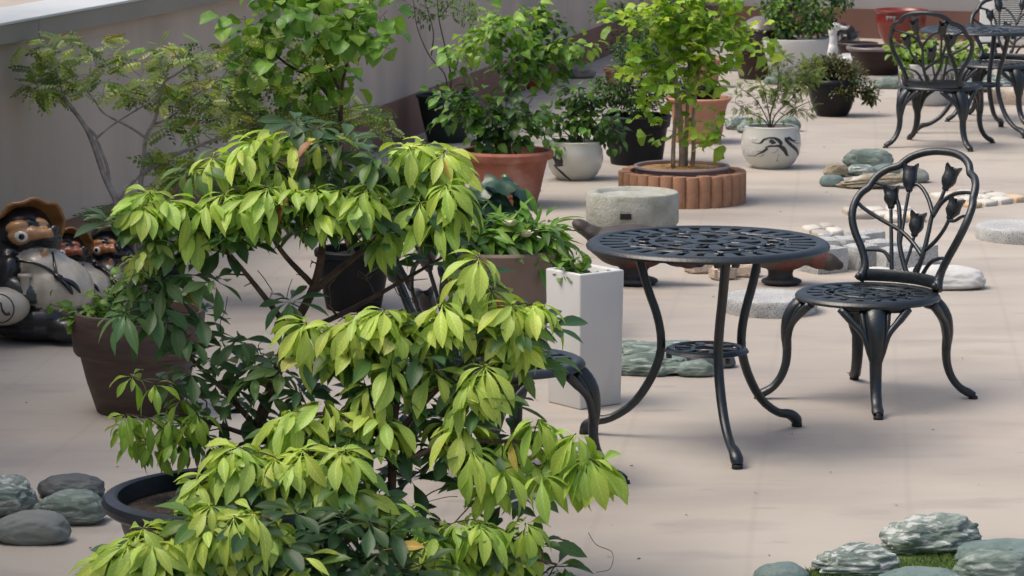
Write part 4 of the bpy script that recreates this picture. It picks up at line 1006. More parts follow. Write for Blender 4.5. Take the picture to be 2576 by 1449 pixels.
for x, y in ((520, 900), (560, 860), (600, 900), (480, 930), (545, 960), (620, 960), (660, 900), (590, 1000), (520, 1010), (470, 985), (680, 980), (430, 960), (640, 1030), (600, 850), (705, 930), (560, 1040), (500, 1090), (540, 1110), (480, 1060)):
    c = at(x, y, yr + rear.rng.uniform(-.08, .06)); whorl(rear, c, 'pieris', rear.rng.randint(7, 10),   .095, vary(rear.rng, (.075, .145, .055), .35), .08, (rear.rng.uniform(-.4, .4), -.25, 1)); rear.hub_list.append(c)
hubs(rear, [(410, 1079), (457, 1003), (317, 1069), (370, 1050), (430, 1050), (390, 965), (440, 1110), (495, 1040), (350, 1100)], yr - .10, .085, (.26, .40, .055), .4, n=(7, 9), dark=0)
for c in sorted(rear.hub_list, key=lambda c: (c - at(790, 720, yr)).length): rear.attach(c)
for k in range(40):                                        # bare twigs inside the crown
    p = at(rear.rng.uniform(520, 1100), rear.rng.uniform(620, 860), yr + rear.rng.uniform(-.05, .15)); rear.attach(p, .0012, .2)
rear.finish('bark_brown', 300)

front = Plant('pieris_shrub', 'lime green shrub filling the lower foreground, growing over the front of the black tub', 'shrub', TB + Vector((.16, -.02, .222)), 23)
front.hub_list = []
yf = YT - .02
b0 = front.base
front.limb([b0, at(960, 1330, yf), at(985, 1230, yf), at(985, 1130, yf + .02), at(1000, 1000, yf + .05), at(1010, 880, yf + .08)], .016, .006, trunk=True)
front.limb([b0 + Vector((-.05, 0, 0)), at(760, 1330, yf), at(720, 1250, yf - .02), at(700, 1180, yf - .02)], .012, .004, trunk=True)
front.limb([at(985, 1180, yf), at(1120, 1120, yf - .02), at(1280, 1110, yf - .04), at(1420, 1130, yf - .05)], .009, .003)
front.limb([at(990, 1100, yf + .02), at(1080, 1000, yf + .04), at(1180, 900, yf + .06), at(1250, 800, yf + .08)], .009, .003)
front.limb([at(720, 1250, yf), at(620, 1260, yf - .20), at(480, 1330, yf - .36), at(380, 1370, yf - .40)], .008, .003)
front.limb([at(985, 1160, yf), at(900, 1080, yf), at(820, 1040, yf), at(740, 1060, yf)], .008, .003)
front.limb([at(960, 1330, yf), at(1080, 1380, yf - .08), at(1220, 1380, yf - .12), at(1400, 1420, yf - .12)], .008, .003)
hubs(front, [(1014, 778), (844, 815), (900, 800), (950, 790), (1154, 795), (1081, 820), (780, 850), (1110, 790), (1000, 830), (890, 850), (1207, 646), (1237, 730), (1170, 690), (1290, 765), (1340, 765), (1312, 838), (1365, 770)], yf + .06, .128, LIME, .34, dark=1)
hubs(front, [(984, 926), (927, 970), (971, 1048), (1170, 988), (1206, 945), (815, 1008), (847, 1036), (1090, 930), (770, 1045), (730, 1060), (900, 1040), (1120, 1060)], yf + .0, .132, LIME, .34, dark=1)
hubs(front, [(823, 1184), (811, 1157), (563, 1137), (530, 1197), (633, 1140), (690, 1150), (740, 1170), (600, 1165), (500, 1215), (760, 1130), (870, 1130), (650, 1200), (720, 1215), (800, 1230), (690, 1250), (880, 1240), (760, 1260)], yf - .16, .130, LIME, .32, dark=1)
hubs(front, [(1229, 1145), (1355, 1055), (1449, 1090), (1343, 1165), (1462, 1162), (1505, 1172), (1290, 1100), (1400, 1130), (1475, 1130), (1270, 1180)], yf - .06, .130, LIME2, .42, dark=0)
hubs(front, [(587, 1297), (383, 1364), (470, 1330), (520, 1310), (430, 1345), (320, 1370), (340, 1345), (640, 1290), (560, 1350), (480, 1400), (680, 1434), (410, 1420), (600, 1400), (350, 1440), (280, 1400), (560, 1440), (640, 1350), (530, 1270), (700, 1330), (760, 1400)], yf - .40, .122, LIME, .32, dark=1)
hubs(front, [(1106, 1323), (1233, 1323), (1309, 1344), (1170, 1310), (1060, 1340), (1270, 1375), (1150, 1390), (959, 1250), (1010, 1270)], yf - .12, .122, LIME2, .40, dark=1)
hubs(front, [(1420, 1425), (1385, 1445)], yf - .10, .09, MIDG, .5, n=(6, 8), dark=0)
for k in range(46):
    x = front.rng.uniform(620, 1330); y = front.rng.uniform(860, 1449)
    if x > 1060 and 1180 < y < 1290 and x < 1200: continue
    if x > 1130 and 830 < y < 1030: continue
    if x > 1250 and y < 1090: continue
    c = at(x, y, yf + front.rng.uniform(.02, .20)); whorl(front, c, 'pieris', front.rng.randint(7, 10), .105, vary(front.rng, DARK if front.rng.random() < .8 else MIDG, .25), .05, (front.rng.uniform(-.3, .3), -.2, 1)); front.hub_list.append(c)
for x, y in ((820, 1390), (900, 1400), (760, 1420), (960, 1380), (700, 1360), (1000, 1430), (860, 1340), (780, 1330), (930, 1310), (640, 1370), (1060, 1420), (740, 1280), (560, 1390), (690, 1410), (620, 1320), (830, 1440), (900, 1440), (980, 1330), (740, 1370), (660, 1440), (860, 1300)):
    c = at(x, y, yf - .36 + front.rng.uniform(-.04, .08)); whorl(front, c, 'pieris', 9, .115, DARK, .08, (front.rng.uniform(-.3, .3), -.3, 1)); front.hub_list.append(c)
for c in sorted(front.hub_list, key=lambda c: (c - at(985, 1130, yf)).length): front.attach(c)
for k in range(26):
    p = at(front.rng.uniform(900, 1200), front.rng.uniform(1080, 1330), yf + front.rng.uniform(-.03, .1)); front.attach(p, .0012, .2)
front.limb([at(1480, 1340, yf - .1), at(1500, 1370, yf - .1), at(1540, 1390, yf - .1), at(1535, 1430, yf - .1), at(1500, 1440, yf - .1)], .0012, .0009)
front.finish('bark_brown', 300)

# ---------------------------------------------------------------- general bush
def bush(name, label, cat, base, seed, blobs, kind, size, colours, nclump, per, bark, stems, nobj, rc=.05, droop=.25, r0=.010, trunk_mat=None, gap=.0, group=None, up=.5, v=.22, tmat=None, flat=1.0, top_colours=None):
    """blobs: (x px, y px, distance, rx, ry, rz in metres, weight); stems: lists of points"""
    P = Plant(name, label, cat, base, seed, group); rng = P.rng
    for k, st in enumerate(stems): P.limb([Vector(p) for p in st], r0 * (1 if k == 0 else .7), r0 * .3, trunk=True, mat=tmat or bark)
    C = []; tot = sum(b[6] for b in blobs)
    for b in blobs:
        c0 = at(b[0], b[1], b[2]); n = int(nclump * b[6] / tot)
        for i in range(n):
            for _ in range(12):
                w = Vector((rng.gauss(0, 1), rng.gauss(0, 1), rng.gauss(0, 1))).normalized() * (rng.random() ** .45)
                q = c0 + Vector((w.x * b[3], w.y * b[4], w.z * b[5]))
                if noise.noise(q * 9 + Vector((seed, 0, 0))) > gap - .25: break
            C.append((q, w))
    for q, w in sorted(C, key=lambda t: (t[0] - P.base).length): P.attach(q, .0011, .14)
    for q, w in C:
        cl = rng.choice(colours)
        if top_colours and q.z > top_colours[0]: cl = rng.choice(top_colours[1])  # clumps above this height take their own, paler green colours
        n = max(2, int(rng.gauss(per, per * .25)))
        for i in range(n):
            o = Vector((rng.gauss(0, 1), rng.gauss(0, 1), rng.gauss(0, .7))) * rc
            d = (o.normalized() if o.length > 1e-6 else Vector((0, 0, 1))) + w * .5 + Vector((0, 0, -droop)); d.z *= flat; u = Vector((rng.gauss(0, .35), rng.gauss(0, .35) - .15, 1))
            P.leaf(q + o * .6, d, u, size * rng.uniform(.65, 1.2), kind, vary(rng, cl, v), rng.uniform(-.5, .5))
    P.finish(bark, nobj); return P

def base_of(root, dx=0, dy=0, z=.2): return root.location + Vector((dx, dy, z))
GA = (.11, .24, .035); GB = (.18, .34, .045); GC = (.07, .15, .035); GD = (.032, .07, .022); GY = (.30, .36, .06)

# left tree with small pinnate leaves: trunks follow the wall
TL = G(372, 770); tlp = pot('plant_pot', 'dark pot of the grey-branched tree, hidden behind the brown pot and the shrub', 372, 770, flare(.10, .15, .16), 'black_plastic', .13, .13)
P = Plant('pinnate_tree', 'small tree with bare grey trunks and fine pinnate leaves in front of the left wall', 'tree', TL + Vector((0, 0, .13)), 31); Y0 = TL.y
def px(*pts, y=None): return [at(a, b, (y or Y0) + (c[0] if c else 0)) for a, b, *c in pts]
P.limb([P.base] + px((338, 640), (310, 576), (293, 506), (263, 443), (228, 345), (195, 290), (165, 255)), .020, .007, trunk=True, mat='bark_grey')
P.limb([P.base] + px((357, 676), (353, 576), (353, 476), (362, 400), (367, 347), (390, 300), (400, 253), (413, 207), (443, 187), (470, 165)), .013, .004, trunk=True, mat='bark_grey')
P.limb(px((293, 506), (320, 470), (363, 433), (447, 387), (517, 360), (590, 330), (650, 290)), .012, .004, trunk=True, mat='bark_grey')
P.limb(px((275, 470), (270, 420), (248, 362), (246, 346), (290, 310), (370, 260), (410, 225)), .008, .003)
P.limb(px((246, 346), (200, 300), (165, 250), (150, 210), (140, 170)), .007, .003)
P.limb(px((367, 347), (330, 322), (262, 285), (240, 255), (212, 220)), .006, .003)
P.limb(px((390, 312), (430, 295), (490, 240), (545, 205), (570, 180)), .006, .003)
P.limb(px((413, 215), (380, 205), (345, 185), (330, 170)), .004, .002)
P.limb(px((345, 590), (310, 570), (275, 555), (250, 545)), .003, .0015)
P.limb(px((500, 365), (560, 380), (620, 400)), .004, .002)
reg = [((60, 330), (95, 250), 46, 1.0), ((340, 640), (110, 230), 56, 1.6), ((180, 420), (200, 250), 14, .6), ((400, 640), (225, 340), 50, 1.1), ((380, 560), (395, 470), 38, .7), ((600, 860), (80, 330), 64, .8), ((600, 1000), (260, 345), 52, .7), ((60, 160), (190, 250), 16, 1.0)]
rng = P.rng
for (xa, xb), (ya, yb), n, yel in reg:
    for i in range(n):
        c = at(rng.uniform(xa, xb), rng.uniform(ya, yb), Y0 + rng.uniform(-.10, .25 if xa < 600 else .4)); P.attach(c, .0012, .12)
        for k in range(3):
            a = rng.uniform(0, 6.28); d = Vector((math.cos(a), math.sin(a) * .6, rng.uniform(-.7, .6)))
            colr = rng.choice([(.19, .27, .06), (.15, .22, .055), (.26, .35, .07), (.33, .42, .08), (.10, .16, .05)]) if rng.random() > .13 * yel else rng.choice([GY, (.30, .26, .04), GB])
            P.leaf(c, d, Vector((rng.gauss(0, .5), -.5 + rng.gauss(0, .4), 1)), rng.uniform(.06, .105), 'frond', vary(rng, colr, .3), rng.uniform(-.7, .7))
for x, y in ((230, 535), (265, 520), (255, 550)):
    P.leaf(at(x + 30, y, Y0 - .02), Vector((-1, -.2, .1)), Vector((0, -.4, 1)), .11, 'frond', vary(rng, GC)); P.leaf(at(x + 30, y, Y0 - .02), Vector((1, -.2, .2)), Vector((0, -.4, 1)), .09, 'frond', vary(rng, GC))
P.finish('bark_grey', 300)

# big-leaved tree above it, in the black pot
B2 = base_of(black_mid, z=.21); Y2 = B2.y + .1
bush('broadleaf_tree', 'tree with large glossy bright green leaves rising behind the lime shrub', 'tree', B2, 41,
     [(760, 40, Y2, .25, .22, .13, 1.0), (620, 60, Y2, .14, .15, .10, .5), (900, 60, Y2, .16, .16, .12, .8), (830, 190, Y2, .13, .14, .10, .6), (700, 170, Y2, .14, .14, .09, .45), (960, 110, Y2, .07, .1, .07, .25), (800, -30, Y2, .28, .2, .08, .8)],
     'round', .086, [GA, GB, GB, (.24, .40, .07)], 100, 4, 'bark_brown',
     [[B2, at(862, 560, Y2), at(860, 400, Y2), at(858, 285, Y2), at(862, 210, Y2), at(880, 130, Y2), at(890, 40, Y2)], [at(858, 290, Y2), at(800, 210, Y2), at(720, 160, Y2), at(640, 90, Y2)], [at(860, 240, Y2), at(830, 170, Y2), at(780, 60, Y2)]], 300, rc=.05, droop=.45, r0=.012)

# twiggy shrub in the dark green pot
B3 = base_of(green, z=.25); Y3 = B3.y
bush('twiggy_shrub', 'sparse upright shrub with bare twigs in the dark green pot by the wall', 'shrub', B3, 51,
     [(1120, 10, Y3, .18, .14, .10, 1.0), (1190, 40, Y3, .10, .12, .12, .7), (1180, 150, Y3, .08, .08, .12, .5), (1060, 30, Y3, .08, .1, .08, .3)],
     'lance', .050, [GC, GB, GA], 60, 7, 'bark_brown',
     [[B3, at(1135, 200, Y3), at(1120, 120, Y3), at(1103, 40, Y3), at(1100, -30, Y3)], [B3, at(1120, 190, Y3), at(1080, 140, Y3), at(1050, 70, Y3), at(1040, 0, Y3)], [at(1103, 45, Y3), at(1140, 0, Y3), at(1150, -30, Y3)], [at(1085, 140, Y3), at(1090, 80, Y3), at(1070, 10, Y3)], [B3, at(1140, 190, Y3), at(1165, 120, Y3), at(1190, 50, Y3)]], 0, rc=.03, droop=.0, r0=.007)

# leafy shrub in the large terracotta pot
B4 = base_of(terra, z=.235); Y4 = B4.y
bush('leafy_shrub', 'bushy shrub with pointed mid-green leaves in the large terracotta pot', 'shrub', B4, 61,
     [(1285, 60, Y4, .17, .16, .11, 1.0), (1230, 130, Y4, .20, .18, .11, 1.0), (1390, 130, Y4, .13, .14, .09, .7), (1320, 190, Y4, .19, .18, .10, .8), (1170, 270, Y4, .19, .17, .09, 1.0), (1300, 290, Y4, .20, .18, .09, 1.0), (1250, 340, Y4, .14, .16, .06, .8), (1110, 250, Y4, .05, .08, .05, .15), (1460, 110, Y4, .05, .05, .05, .12)],
     'ovate', .072, [GA, GA, GB, GC, (.035, .085, .025)], 190, 6, 'bark_grey',
     [[B4, at(1272, 330, Y4), at(1275, 230, Y4), at(1290, 130, Y4), at(1290, 50, Y4)], [B4, at(1250, 320, Y4), at(1200, 240, Y4), at(1170, 160, Y4)], [B4, at(1300, 310, Y4), at(1350, 230, Y4), at(1390, 150, Y4)]], 300, rc=.045, droop=.3, r0=.009, flat=.6, top_colours=(.75, [GB, (.24, .38, .07), GA, (.20, .33, .05)]))

B5 = base_of(globe_a, z=.18); Y5 = B5.y
bush('leafy_shrub', 'low spreading shrub in the white round pot beside the terracotta pot', 'shrub', B5, 71,
     [(1440, 280, Y5, .14, .14, .08, 1.0), (1500, 310, Y5, .11, .12, .06, .7), (1390, 320, Y5, .08, .1, .06, .5), (1545, 340, Y5, .06, .08, .05, .3), (1450, 235, Y5, .08, .08, .05, .4), (1395, 375, Y5 - .12, .04, .03, .03, .15)],
     'ovate', .065, [GC, GA, (.035, .08, .022)], 64, 6, 'bark_brown', [[B5, at(1447, 320, Y5), at(1445, 270, Y5), at(1450, 230, Y5)], [B5, at(1470, 330, Y5), at(1520, 310, Y5)], [B5, at(1420, 330, Y5), at(1390, 320, Y5)]], 200, rc=.04, droop=.35, r0=.006)

B6 = base_of(black_pot, z=.235); Y6 = B6.y
bush('dense_shrub', 'dense shrub of tiny dark leaves in the stepped black pot', 'shrub', B6, 81,
     [(1590, 250, Y6, .20, .18, .10, 1.2), (1620, 170, Y6, .17, .16, .13, 1.0), (1545, 230, Y6, .14, .14, .08, .7), (1680, 190, Y6, .14, .14, .12, .8), (1510, 215, Y6, .05, .08, .04, .2), (1610, 130, Y6, .13, .12, .07, .5)],
     'tiny', .026, [GC, GD, (.06, .12, .03), GD], 330, 16, 'bark_brown', [[B6, at(1605, 250, Y6), at(1615, 180, Y6), at(1620, 130, Y6)], [B6, at(1560, 240, Y6), at(1540, 210, Y6)], [B6, at(1650, 240, Y6), at(1690, 190, Y6)]], 0, rc=.032, droop=.1, r0=.008)
B6b = G(1560, 240); 
# ginkgo
BG = base_of(bowl, z=.168); YG = BG.y
bush('ginkgo_tree', 'young ginkgo with bright fan-shaped leaves standing in the brick ring', 'tree', BG, 91,
     [(1720, 40, YG, .24, .20, .10, 1.3), (1640, 60, YG, .15, .15, .09, .8), (1800, 60, YG, .16, .15, .10, .8), (1740, 130, YG, .24, .18, .08, 1.0), (1640, 190, YG, .13, .13, .05, .55), (1800, 150, YG, .13, .13, .08, .6), (1860, 100, YG, .10, .1, .08, .4), (1620, 250, YG, .07, .08, .04, .22), (1740, 215, YG, .13, .12, .06, .45), (1760, 300, YG, .06, .07, .09, .3), (1690, 320, YG, .05, .06, .06, .14), (1770, 350, YG, .06, .06, .05, .2), (1760, -30, YG, .22, .18, .08, .8), (1905, 110, YG, .05, .06, .05, .14), (1560, 30, YG, .05, .06, .06, .16)],
     'ginkgo', .084, [(.26, .43, .035), (.36, .50, .05), (.25, .41, .04), (.16, .30, .035)], 150, 5, 'bark_pale',
     [[BG, at(1716, 380, YG), at(1712, 320, YG), at(1707, 240, YG), at(1692, 150, YG), at(1700, 60, YG), at(1705, -30, YG)], [BG + Vector((-.045, -.01, 0)), at(1694, 370, YG), at(1697, 320, YG), at(1702, 265, YG), at(1696, 200, YG), at(1680, 140, YG)], [BG + Vector((.055, .01, 0)), at(1745, 370, YG), at(1744, 300, YG), at(1752, 220, YG), at(1770, 120, YG)], [BG + Vector((.02, .03, 0)), at(1727, 330, YG), at(1730, 240, YG), at(1735, 100, YG)]], 300, rc=.055, droop=.1, r0=.019, v=.18, flat=.4)

# fine-leaved shrub in the eye pot
B7 = base_of(globe_b, z=.205); Y7 = B7.y
bush('fine_leaved_shrub', 'open shrub with dark thin stems and fine leaflets in the painted white pot', 'shrub', B7, 101,
     [(1950, 150, Y7, .06, .08, .08, .6), (2000, 200, Y7, .12, .1, .08, 1.0), (1900, 220, Y7, .09, .1, .07, .5), (1960, 230, Y7, .13, .12, .08, .8), (2040, 180, Y7, .08, .08, .06, .5), (1865, 260, Y7, .05, .08, .05, .25), (1935, 280, Y7, .13, .1, .05, .5), (2010, 270, Y7, .08, .1, .05, .4)],
     'frond', .047, [(.12, .17, .035), (.17, .24, .05), (.08, .12, .03), (.13, .20, .04)], 130, 6, 'bark_brown',
     [[B7, at(1938, 290, Y7), at(1955, 230, Y7), at(1958, 170, Y7), at(1948, 125, Y7)], [B7, at(1925, 290, Y7), at(1900, 250, Y7), at(1860, 220, Y7)], [B7, at(1950, 290, Y7), at(1990, 250, Y7), at(2030, 190, Y7)], [B7, at(1935, 290, Y7), at(1925, 240, Y7), at(1910, 200, Y7)], [B7, at(1960, 300, Y7), at(2005, 270, Y7), at(2050, 250, Y7)], [B7, at(1920, 300, Y7), at(1890, 285, Y7), at(1850, 260, Y7)]], 0, rc=.022, droop=.05, r0=.006)

B8 = base_of(glaze_pot, z=.215); Y8 = B8.y
bush('trailing_plant', 'brownish trailing plant spilling over the shiny black pot', 'plant', B8, 111,
     [(2060, 170, Y8, .14, .12, .05, 1.0), (2130, 185, Y8, .15, .12, .05, 1.0), (2100, 160, Y8, .12, .1, .04, .6), (2170, 225, Y8, .07, .08, .05, .45), (2195, 245, Y8, .05, .05, .03, .2), (2035, 195, Y8, .08, .1, .05, .4), (2125, 230, Y8 - .14, .08, .04, .04, .3)],
     'tiny', .027, [(.09, .085, .03), (.06, .08, .025), (.11, .10, .03), (.05, .09, .025)], 300, 14, 'bark_brown', [[B8, at(2080, 190, Y8), at(2060, 165, Y8)], [B8, at(2120, 185, Y8), at(2160, 200, Y8)], [B8, at(2100, 180, Y8), at(2110, 150, Y8)]], 0, rc=.03, droop=.2, r0=.004)

B9 = base_of(white_big, z=.29); Y9 = B9.y
bush('clipped_bush', 'rounded bush with a thick trunk in the tall matte white pot', 'shrub', B9, 121,
     [(2030, 20, Y9, .27, .24, .16, 1.4), (1985, 65, Y9, .14, .15, .07, .5), (2040, 60, Y9, .14, .18, .07, .5), (2110, -20, Y9, .13, .16, .11, .7), (1950, 10, Y9, .14, .16, .12, .6), (2010, -40, Y9, .25, .22, .08, .8)],
     'ovate', .042, [GA, GC, GC, GB, GD], 260, 10, 'bark_grey', [[B9, at(1968, 92, Y9), at(1985, 60, Y9), at(2010, 20, Y9)], [B9, at(1990, 85, Y9), at(2040, 50, Y9)], [at(1985, 60, Y9), at(1960, 20, Y9)]], 120, rc=.04, droop=.15, r0=.030)

B10 = base_of(white_bowl, z=.25); Y10 = B10.y
bush('leafy_plant', 'yellow-green leafy plant with tiny white flowers in the carved white pot', 'plant', B10, 131,
     [(2330, 125, Y10, .23, .18, .08, 1.3), (2290, 140, Y10, .13, .14, .06, .6), (2400, 130, Y10, .16, .15, .07, .8), (2440, 140, Y10, .07, .08, .05, .3), (2340, 155, Y10, .18, .16, .05, .7)],
     'ovate', .075, [(.16, .26, .035), (.11, .21, .03), (.20, .29, .045)], 90, 6, 'bark_brown', [[B10, at(2330, 150, Y10), at(2325, 110, Y10)], [B10, at(2370, 150, Y10), at(2400, 130, Y10)]], 100, rc=.045, droop=.2, r0=.005)

# planter plant with cream flowers
B11 = base_of(tan, z=.29); Y11 = B11.y
PT = bush('flowering_plant', 'low leafy plant with cream flowers in the tan clay planter', 'plant', B11, 141,
     [(1270, 590, Y11, .19, .17, .05, 1.2), (1180, 590, Y11, .12, .13, .06, .8), (1340, 590, Y11, .12, .12, .05, .8), (1260, 630, Y11 - .1, .14, .06, .03, .6), (1385, 610, Y11, .06, .08, .03, .3), (1230, 560, Y11, .12, .1, .03, .4)],
     'lance', .115, [GA, GA, GB, GC], 74, 8, 'bark_brown', [[B11, at(1262, 610, Y11), at(1265, 580, Y11)], [B11, at(1220, 610, Y11), at(1180, 590, Y11)], [B11, at(1310, 610, Y11), at(1350, 590, Y11)]], 300, rc=.04, droop=.2, r0=.004)
def flower(parent, pos, r, n=7):
    c = Vector(pos) - parent.location; m = MB()
    for k in range(n):
        a = 2 * math.pi * k / n + .3; d = Vector((math.cos(a), math.sin(a), .35 + .2 * (k % 2))).normalized(); R3 = np.array(basis(d, (0, 0, 1)))
        V = [(0, 0, 0), (-.35 * r, .5 * r, .15 * r), (0, .55 * r, 0), (.35 * r, .5 * r, .15 * r), (-.2 * r, r, .3 * r), (.2 * r, r, .3 * r)]
        m.add(np.array(V) @ R3.T + np.array(tuple(c)), [(0, 2, 1), (0, 3, 2), (1, 2, 5, 4), (2, 3, 5)])
    m.build('flower', MAT['petal'], parent)
for x, y, r in ((1284, 571, .035), (1322, 598, .036), (1200, 575, .022)): flower(PT.root, at(x, y, Y11 - .12), r, 9)
# spotted round leaves
B12 = base_of(leo_pot, z=.12); Y12 = B12.y
MAT['spotted'] = material('spotted_leaf', (.012, .045, .022), (.022, .065, .03), 12, rough=.35, speck=((.50, .50, .10), 22, (.68, .70)))
LP = thing('leopard_plant', B12, 'plant with large dark round leaves freckled with yellow spots', 'plant'); tw = MB()
Vk, Fk, _, _ = (*leaf_mesh('kidney', 1), None); rng = random.Random(6)
for i, (x, y, sz, tl, az) in enumerate(((1200, 520, .15, .9, -90), (1245, 545, .17, 1.1, -80), (1290, 520, .16, 1.0, -60), (1215, 470, .14, .5, -100), (1260, 455, .15, .35, -70), (1300, 475, .13, .5, -40), (1180, 545, .13, .9, -110), (1310, 555, .13, 1.1, -70), (1165, 490, .12, .6, -130), (1320, 500, .11, .6, -30), (1230, 500, .14, .8, -90))):
    c = at(x, y, Y12 - .06 + rng.uniform(-.04, .05)) - B12; a = RAD(az); d = Vector((math.cos(a) * math.cos(tl), math.sin(a) * math.cos(tl), -math.sin(tl))); u = Vector((math.cos(a) * math.sin(tl), math.sin(a) * math.sin(tl), math.cos(tl)))
    R3 = np.array(basis(d, u)) * sz * 1.15
    me = bpy.data.meshes.new('leaf'); me.from_pydata((Vk @ R3.T).tolist(), [], Fk); me.materials.append(MAT['spotted']); me.polygons.foreach_set("use_smooth", [True] * len(me.polygons))
    o = bpy.data.objects.new('leaf', me); col.objects.link(o); o.parent = LP; o.location = c
    tw.tube(spline([(0, 0, 0), tuple(c * .5 + Vector((0, 0, .06))), tuple(c)], 8), .003, 5)
tw.build('stalks', MAT['bark_brown'], LP)
# small plants in the brown pot and in the white planter
B13 = base_of(brown, z=.305); Y13 = B13.y
bush('ground_plant', 'low plant with bright scalloped leaves at the left of the brown pot', 'plant', B13, 151,
     [(225, 800, Y13 - .05, .06, .05, .025, 1.0), (270, 775, Y13 - .02, .06, .06, .03, .8), (205, 790, Y13 - .05, .03, .04, .02, .3), (250, 745, Y13, .07, .06, .02, .5), (300, 720, Y13, .05, .05, .03, .4), (118, 762, Y13 - .02, .018, .02, .012, .14), (300, 800, Y13 - .08, .05, .04, .02, .3)],
     'round', .044, [(.18, .30, .04), (.14, .26, .035), (.10, .20, .03)], 36, 5, 'bark_brown', [[B13, at(260, 790, Y13), at(230, 775, Y13)], [B13, at(290, 780, Y13), at(300, 730, Y13)], [B13, at(200, 790, Y13), at(150, 772, Y13), at(125, 765, Y13)]], 120, rc=.02, droop=.3, r0=.003)
B14 = wp.location + Vector((0, 0, Hh - .03)); Y14 = B14.y
bush('leafy_cutting', 'small curly green plant growing out of the tall white planter', 'plant', B14, 161,
     [(1447, 690, Y14 - .03, .035, .035, .03, 1.0), (1452, 665, Y14 - .02, .025, .025, .02, .6), (1430, 692, Y14 - .02, .018, .02, .015, .3), (1472, 696, Y14 - .04, .025, .03, .02, .4), (1520, 700, Y14 - .02, .02, .02, .008, .15)],
     'round', .042, [(.10, .20, .03), (.07, .15, .03), (.13, .24, .04)], 24, 5, 'bark_brown', [[B14, at(1448, 690, Y14 - .02), at(1452, 665, Y14 - .02)]], 80, rc=.016, droop=.4, r0=.003)
# darker growth behind the ginkgo and the jar
B15 = G(1560, 215) + Vector((0, 0, .12)); bpot = pot('plant_pot', 'small pot of the low shrub behind the dense dark shrub', 1560, 215, flare(.09, .12, .13), 'terracotta_pale', .10, .11)
bush('low_shrub', 'grey-green low shrub between the dense shrub and the far wall', 'shrub', B15, 171,
     [(1560, 30, B15.y, .2, .2, .07, .6), (1590, 120, B15.y, .16, .2, .12, 1.0), (1640, 80, B15.y, .2, .2, .1, .8)], 'tiny', .04, [GC, GD, (.07, .12, .04)], 110, 12, 'bark_brown', [[B15, at(1580, 130, B15.y), at(1590, 60, B15.y)], [B15, at(1560, 130, B15.y), at(1550, 50, B15.y)]], 0, rc=.05, r0=.008)
B16 = base_of(red_small, z=.16)
bush('leafy_shrub', 'small shrub in the dark red pot behind the terracotta pot shrub', 'shrub', B16, 181,
     [(1335, 120, B16.y, .18, .15, .12, 1.0), (1360, 60, B16.y, .16, .15, .1, .8)], 'ovate', .07, [GA, GC], 50, 6, 'bark_grey', [[B16, at(1345, 140, B16.y), at(1350, 70, B16.y)]], 0, rc=.05, r0=.008)
B17 = base_of(orange_a, z=.16)
bush('leafy_plant', 'low plant in the small orange pot behind the lime shrub', 'plant', B17, 191, [(958, 470, B17.y, .12, .12, .05, 1.0)], 'ovate', .07, [GC, GA], 22, 6, 'bark_brown', [[B17, at(958, 480, B17.y)]], 0, rc=.04, r0=.004)
# ================================================================= FIGURES
def blob(name, prims, mat, parent, voxel, smooth=6, zmin=0.0):
    """prims: (centre, radii, (rx, ry, rz) degrees, colour): melted into one continuous surface that keeps each zone's colour"""
    m = MB(); info = []
    for c, r, e, colr in prims:
        Rm = (Matrix.Rotation(RAD(e[2]), 3, 'Z') @ Matrix.Rotation(RAD(e[1]), 3, 'Y') @ Matrix.Rotation(RAD(e[0]), 3, 'X')) if e else Matrix.Identity(3)
        m.ellipsoid(c, r, Rm, 24, 16); info.append((np.array(c), np.array(Rm), np.array(r), np.array(colr)))
    o = m.build(name, MAT[mat], parent)
    a = o.modifiers.new('r', 'REMESH'); a.mode = 'VOXEL'; a.voxel_size = voxel
    b = o.modifiers.new('s', 'SMOOTH'); b.factor = .5; b.iterations = smooth
    dg = bpy.context.evaluated_depsgraph_get(); me = bpy.data.meshes.new_from_object(o.evaluated_get(dg)); o.modifiers.clear()
    old = o.data; o.data = me; bpy.data.meshes.remove(old); me.name = name
    n = len(me.vertices); co = np.empty(n * 3); me.vertices.foreach_get("co", co); co = co.reshape(-1, 3)
    best = np.full(n, 1e9); C = np.zeros((n, 3))
    for c, Rm, r, colr in info:
        q = ((co - c) @ Rm) / r; d = (np.linalg.norm(q, axis=1) - 1) * r.min(); k = d < best; best[k] = d[k]; C[k] = colr
    co[:, 2] = np.maximum(co[:, 2], zmin); me.vertices.foreach_set("co", co.ravel())
    me.attributes.new("pc", 'FLOAT_COLOR', 'POINT').data.foreach_set("color", np.hstack([C, np.ones((n, 1))]).ravel())
    if not me.materials: me.materials.append(MAT[mat])
    me.polygons.foreach_set("use_smooth", [True] * len(me.polygons)); me.update(); return o

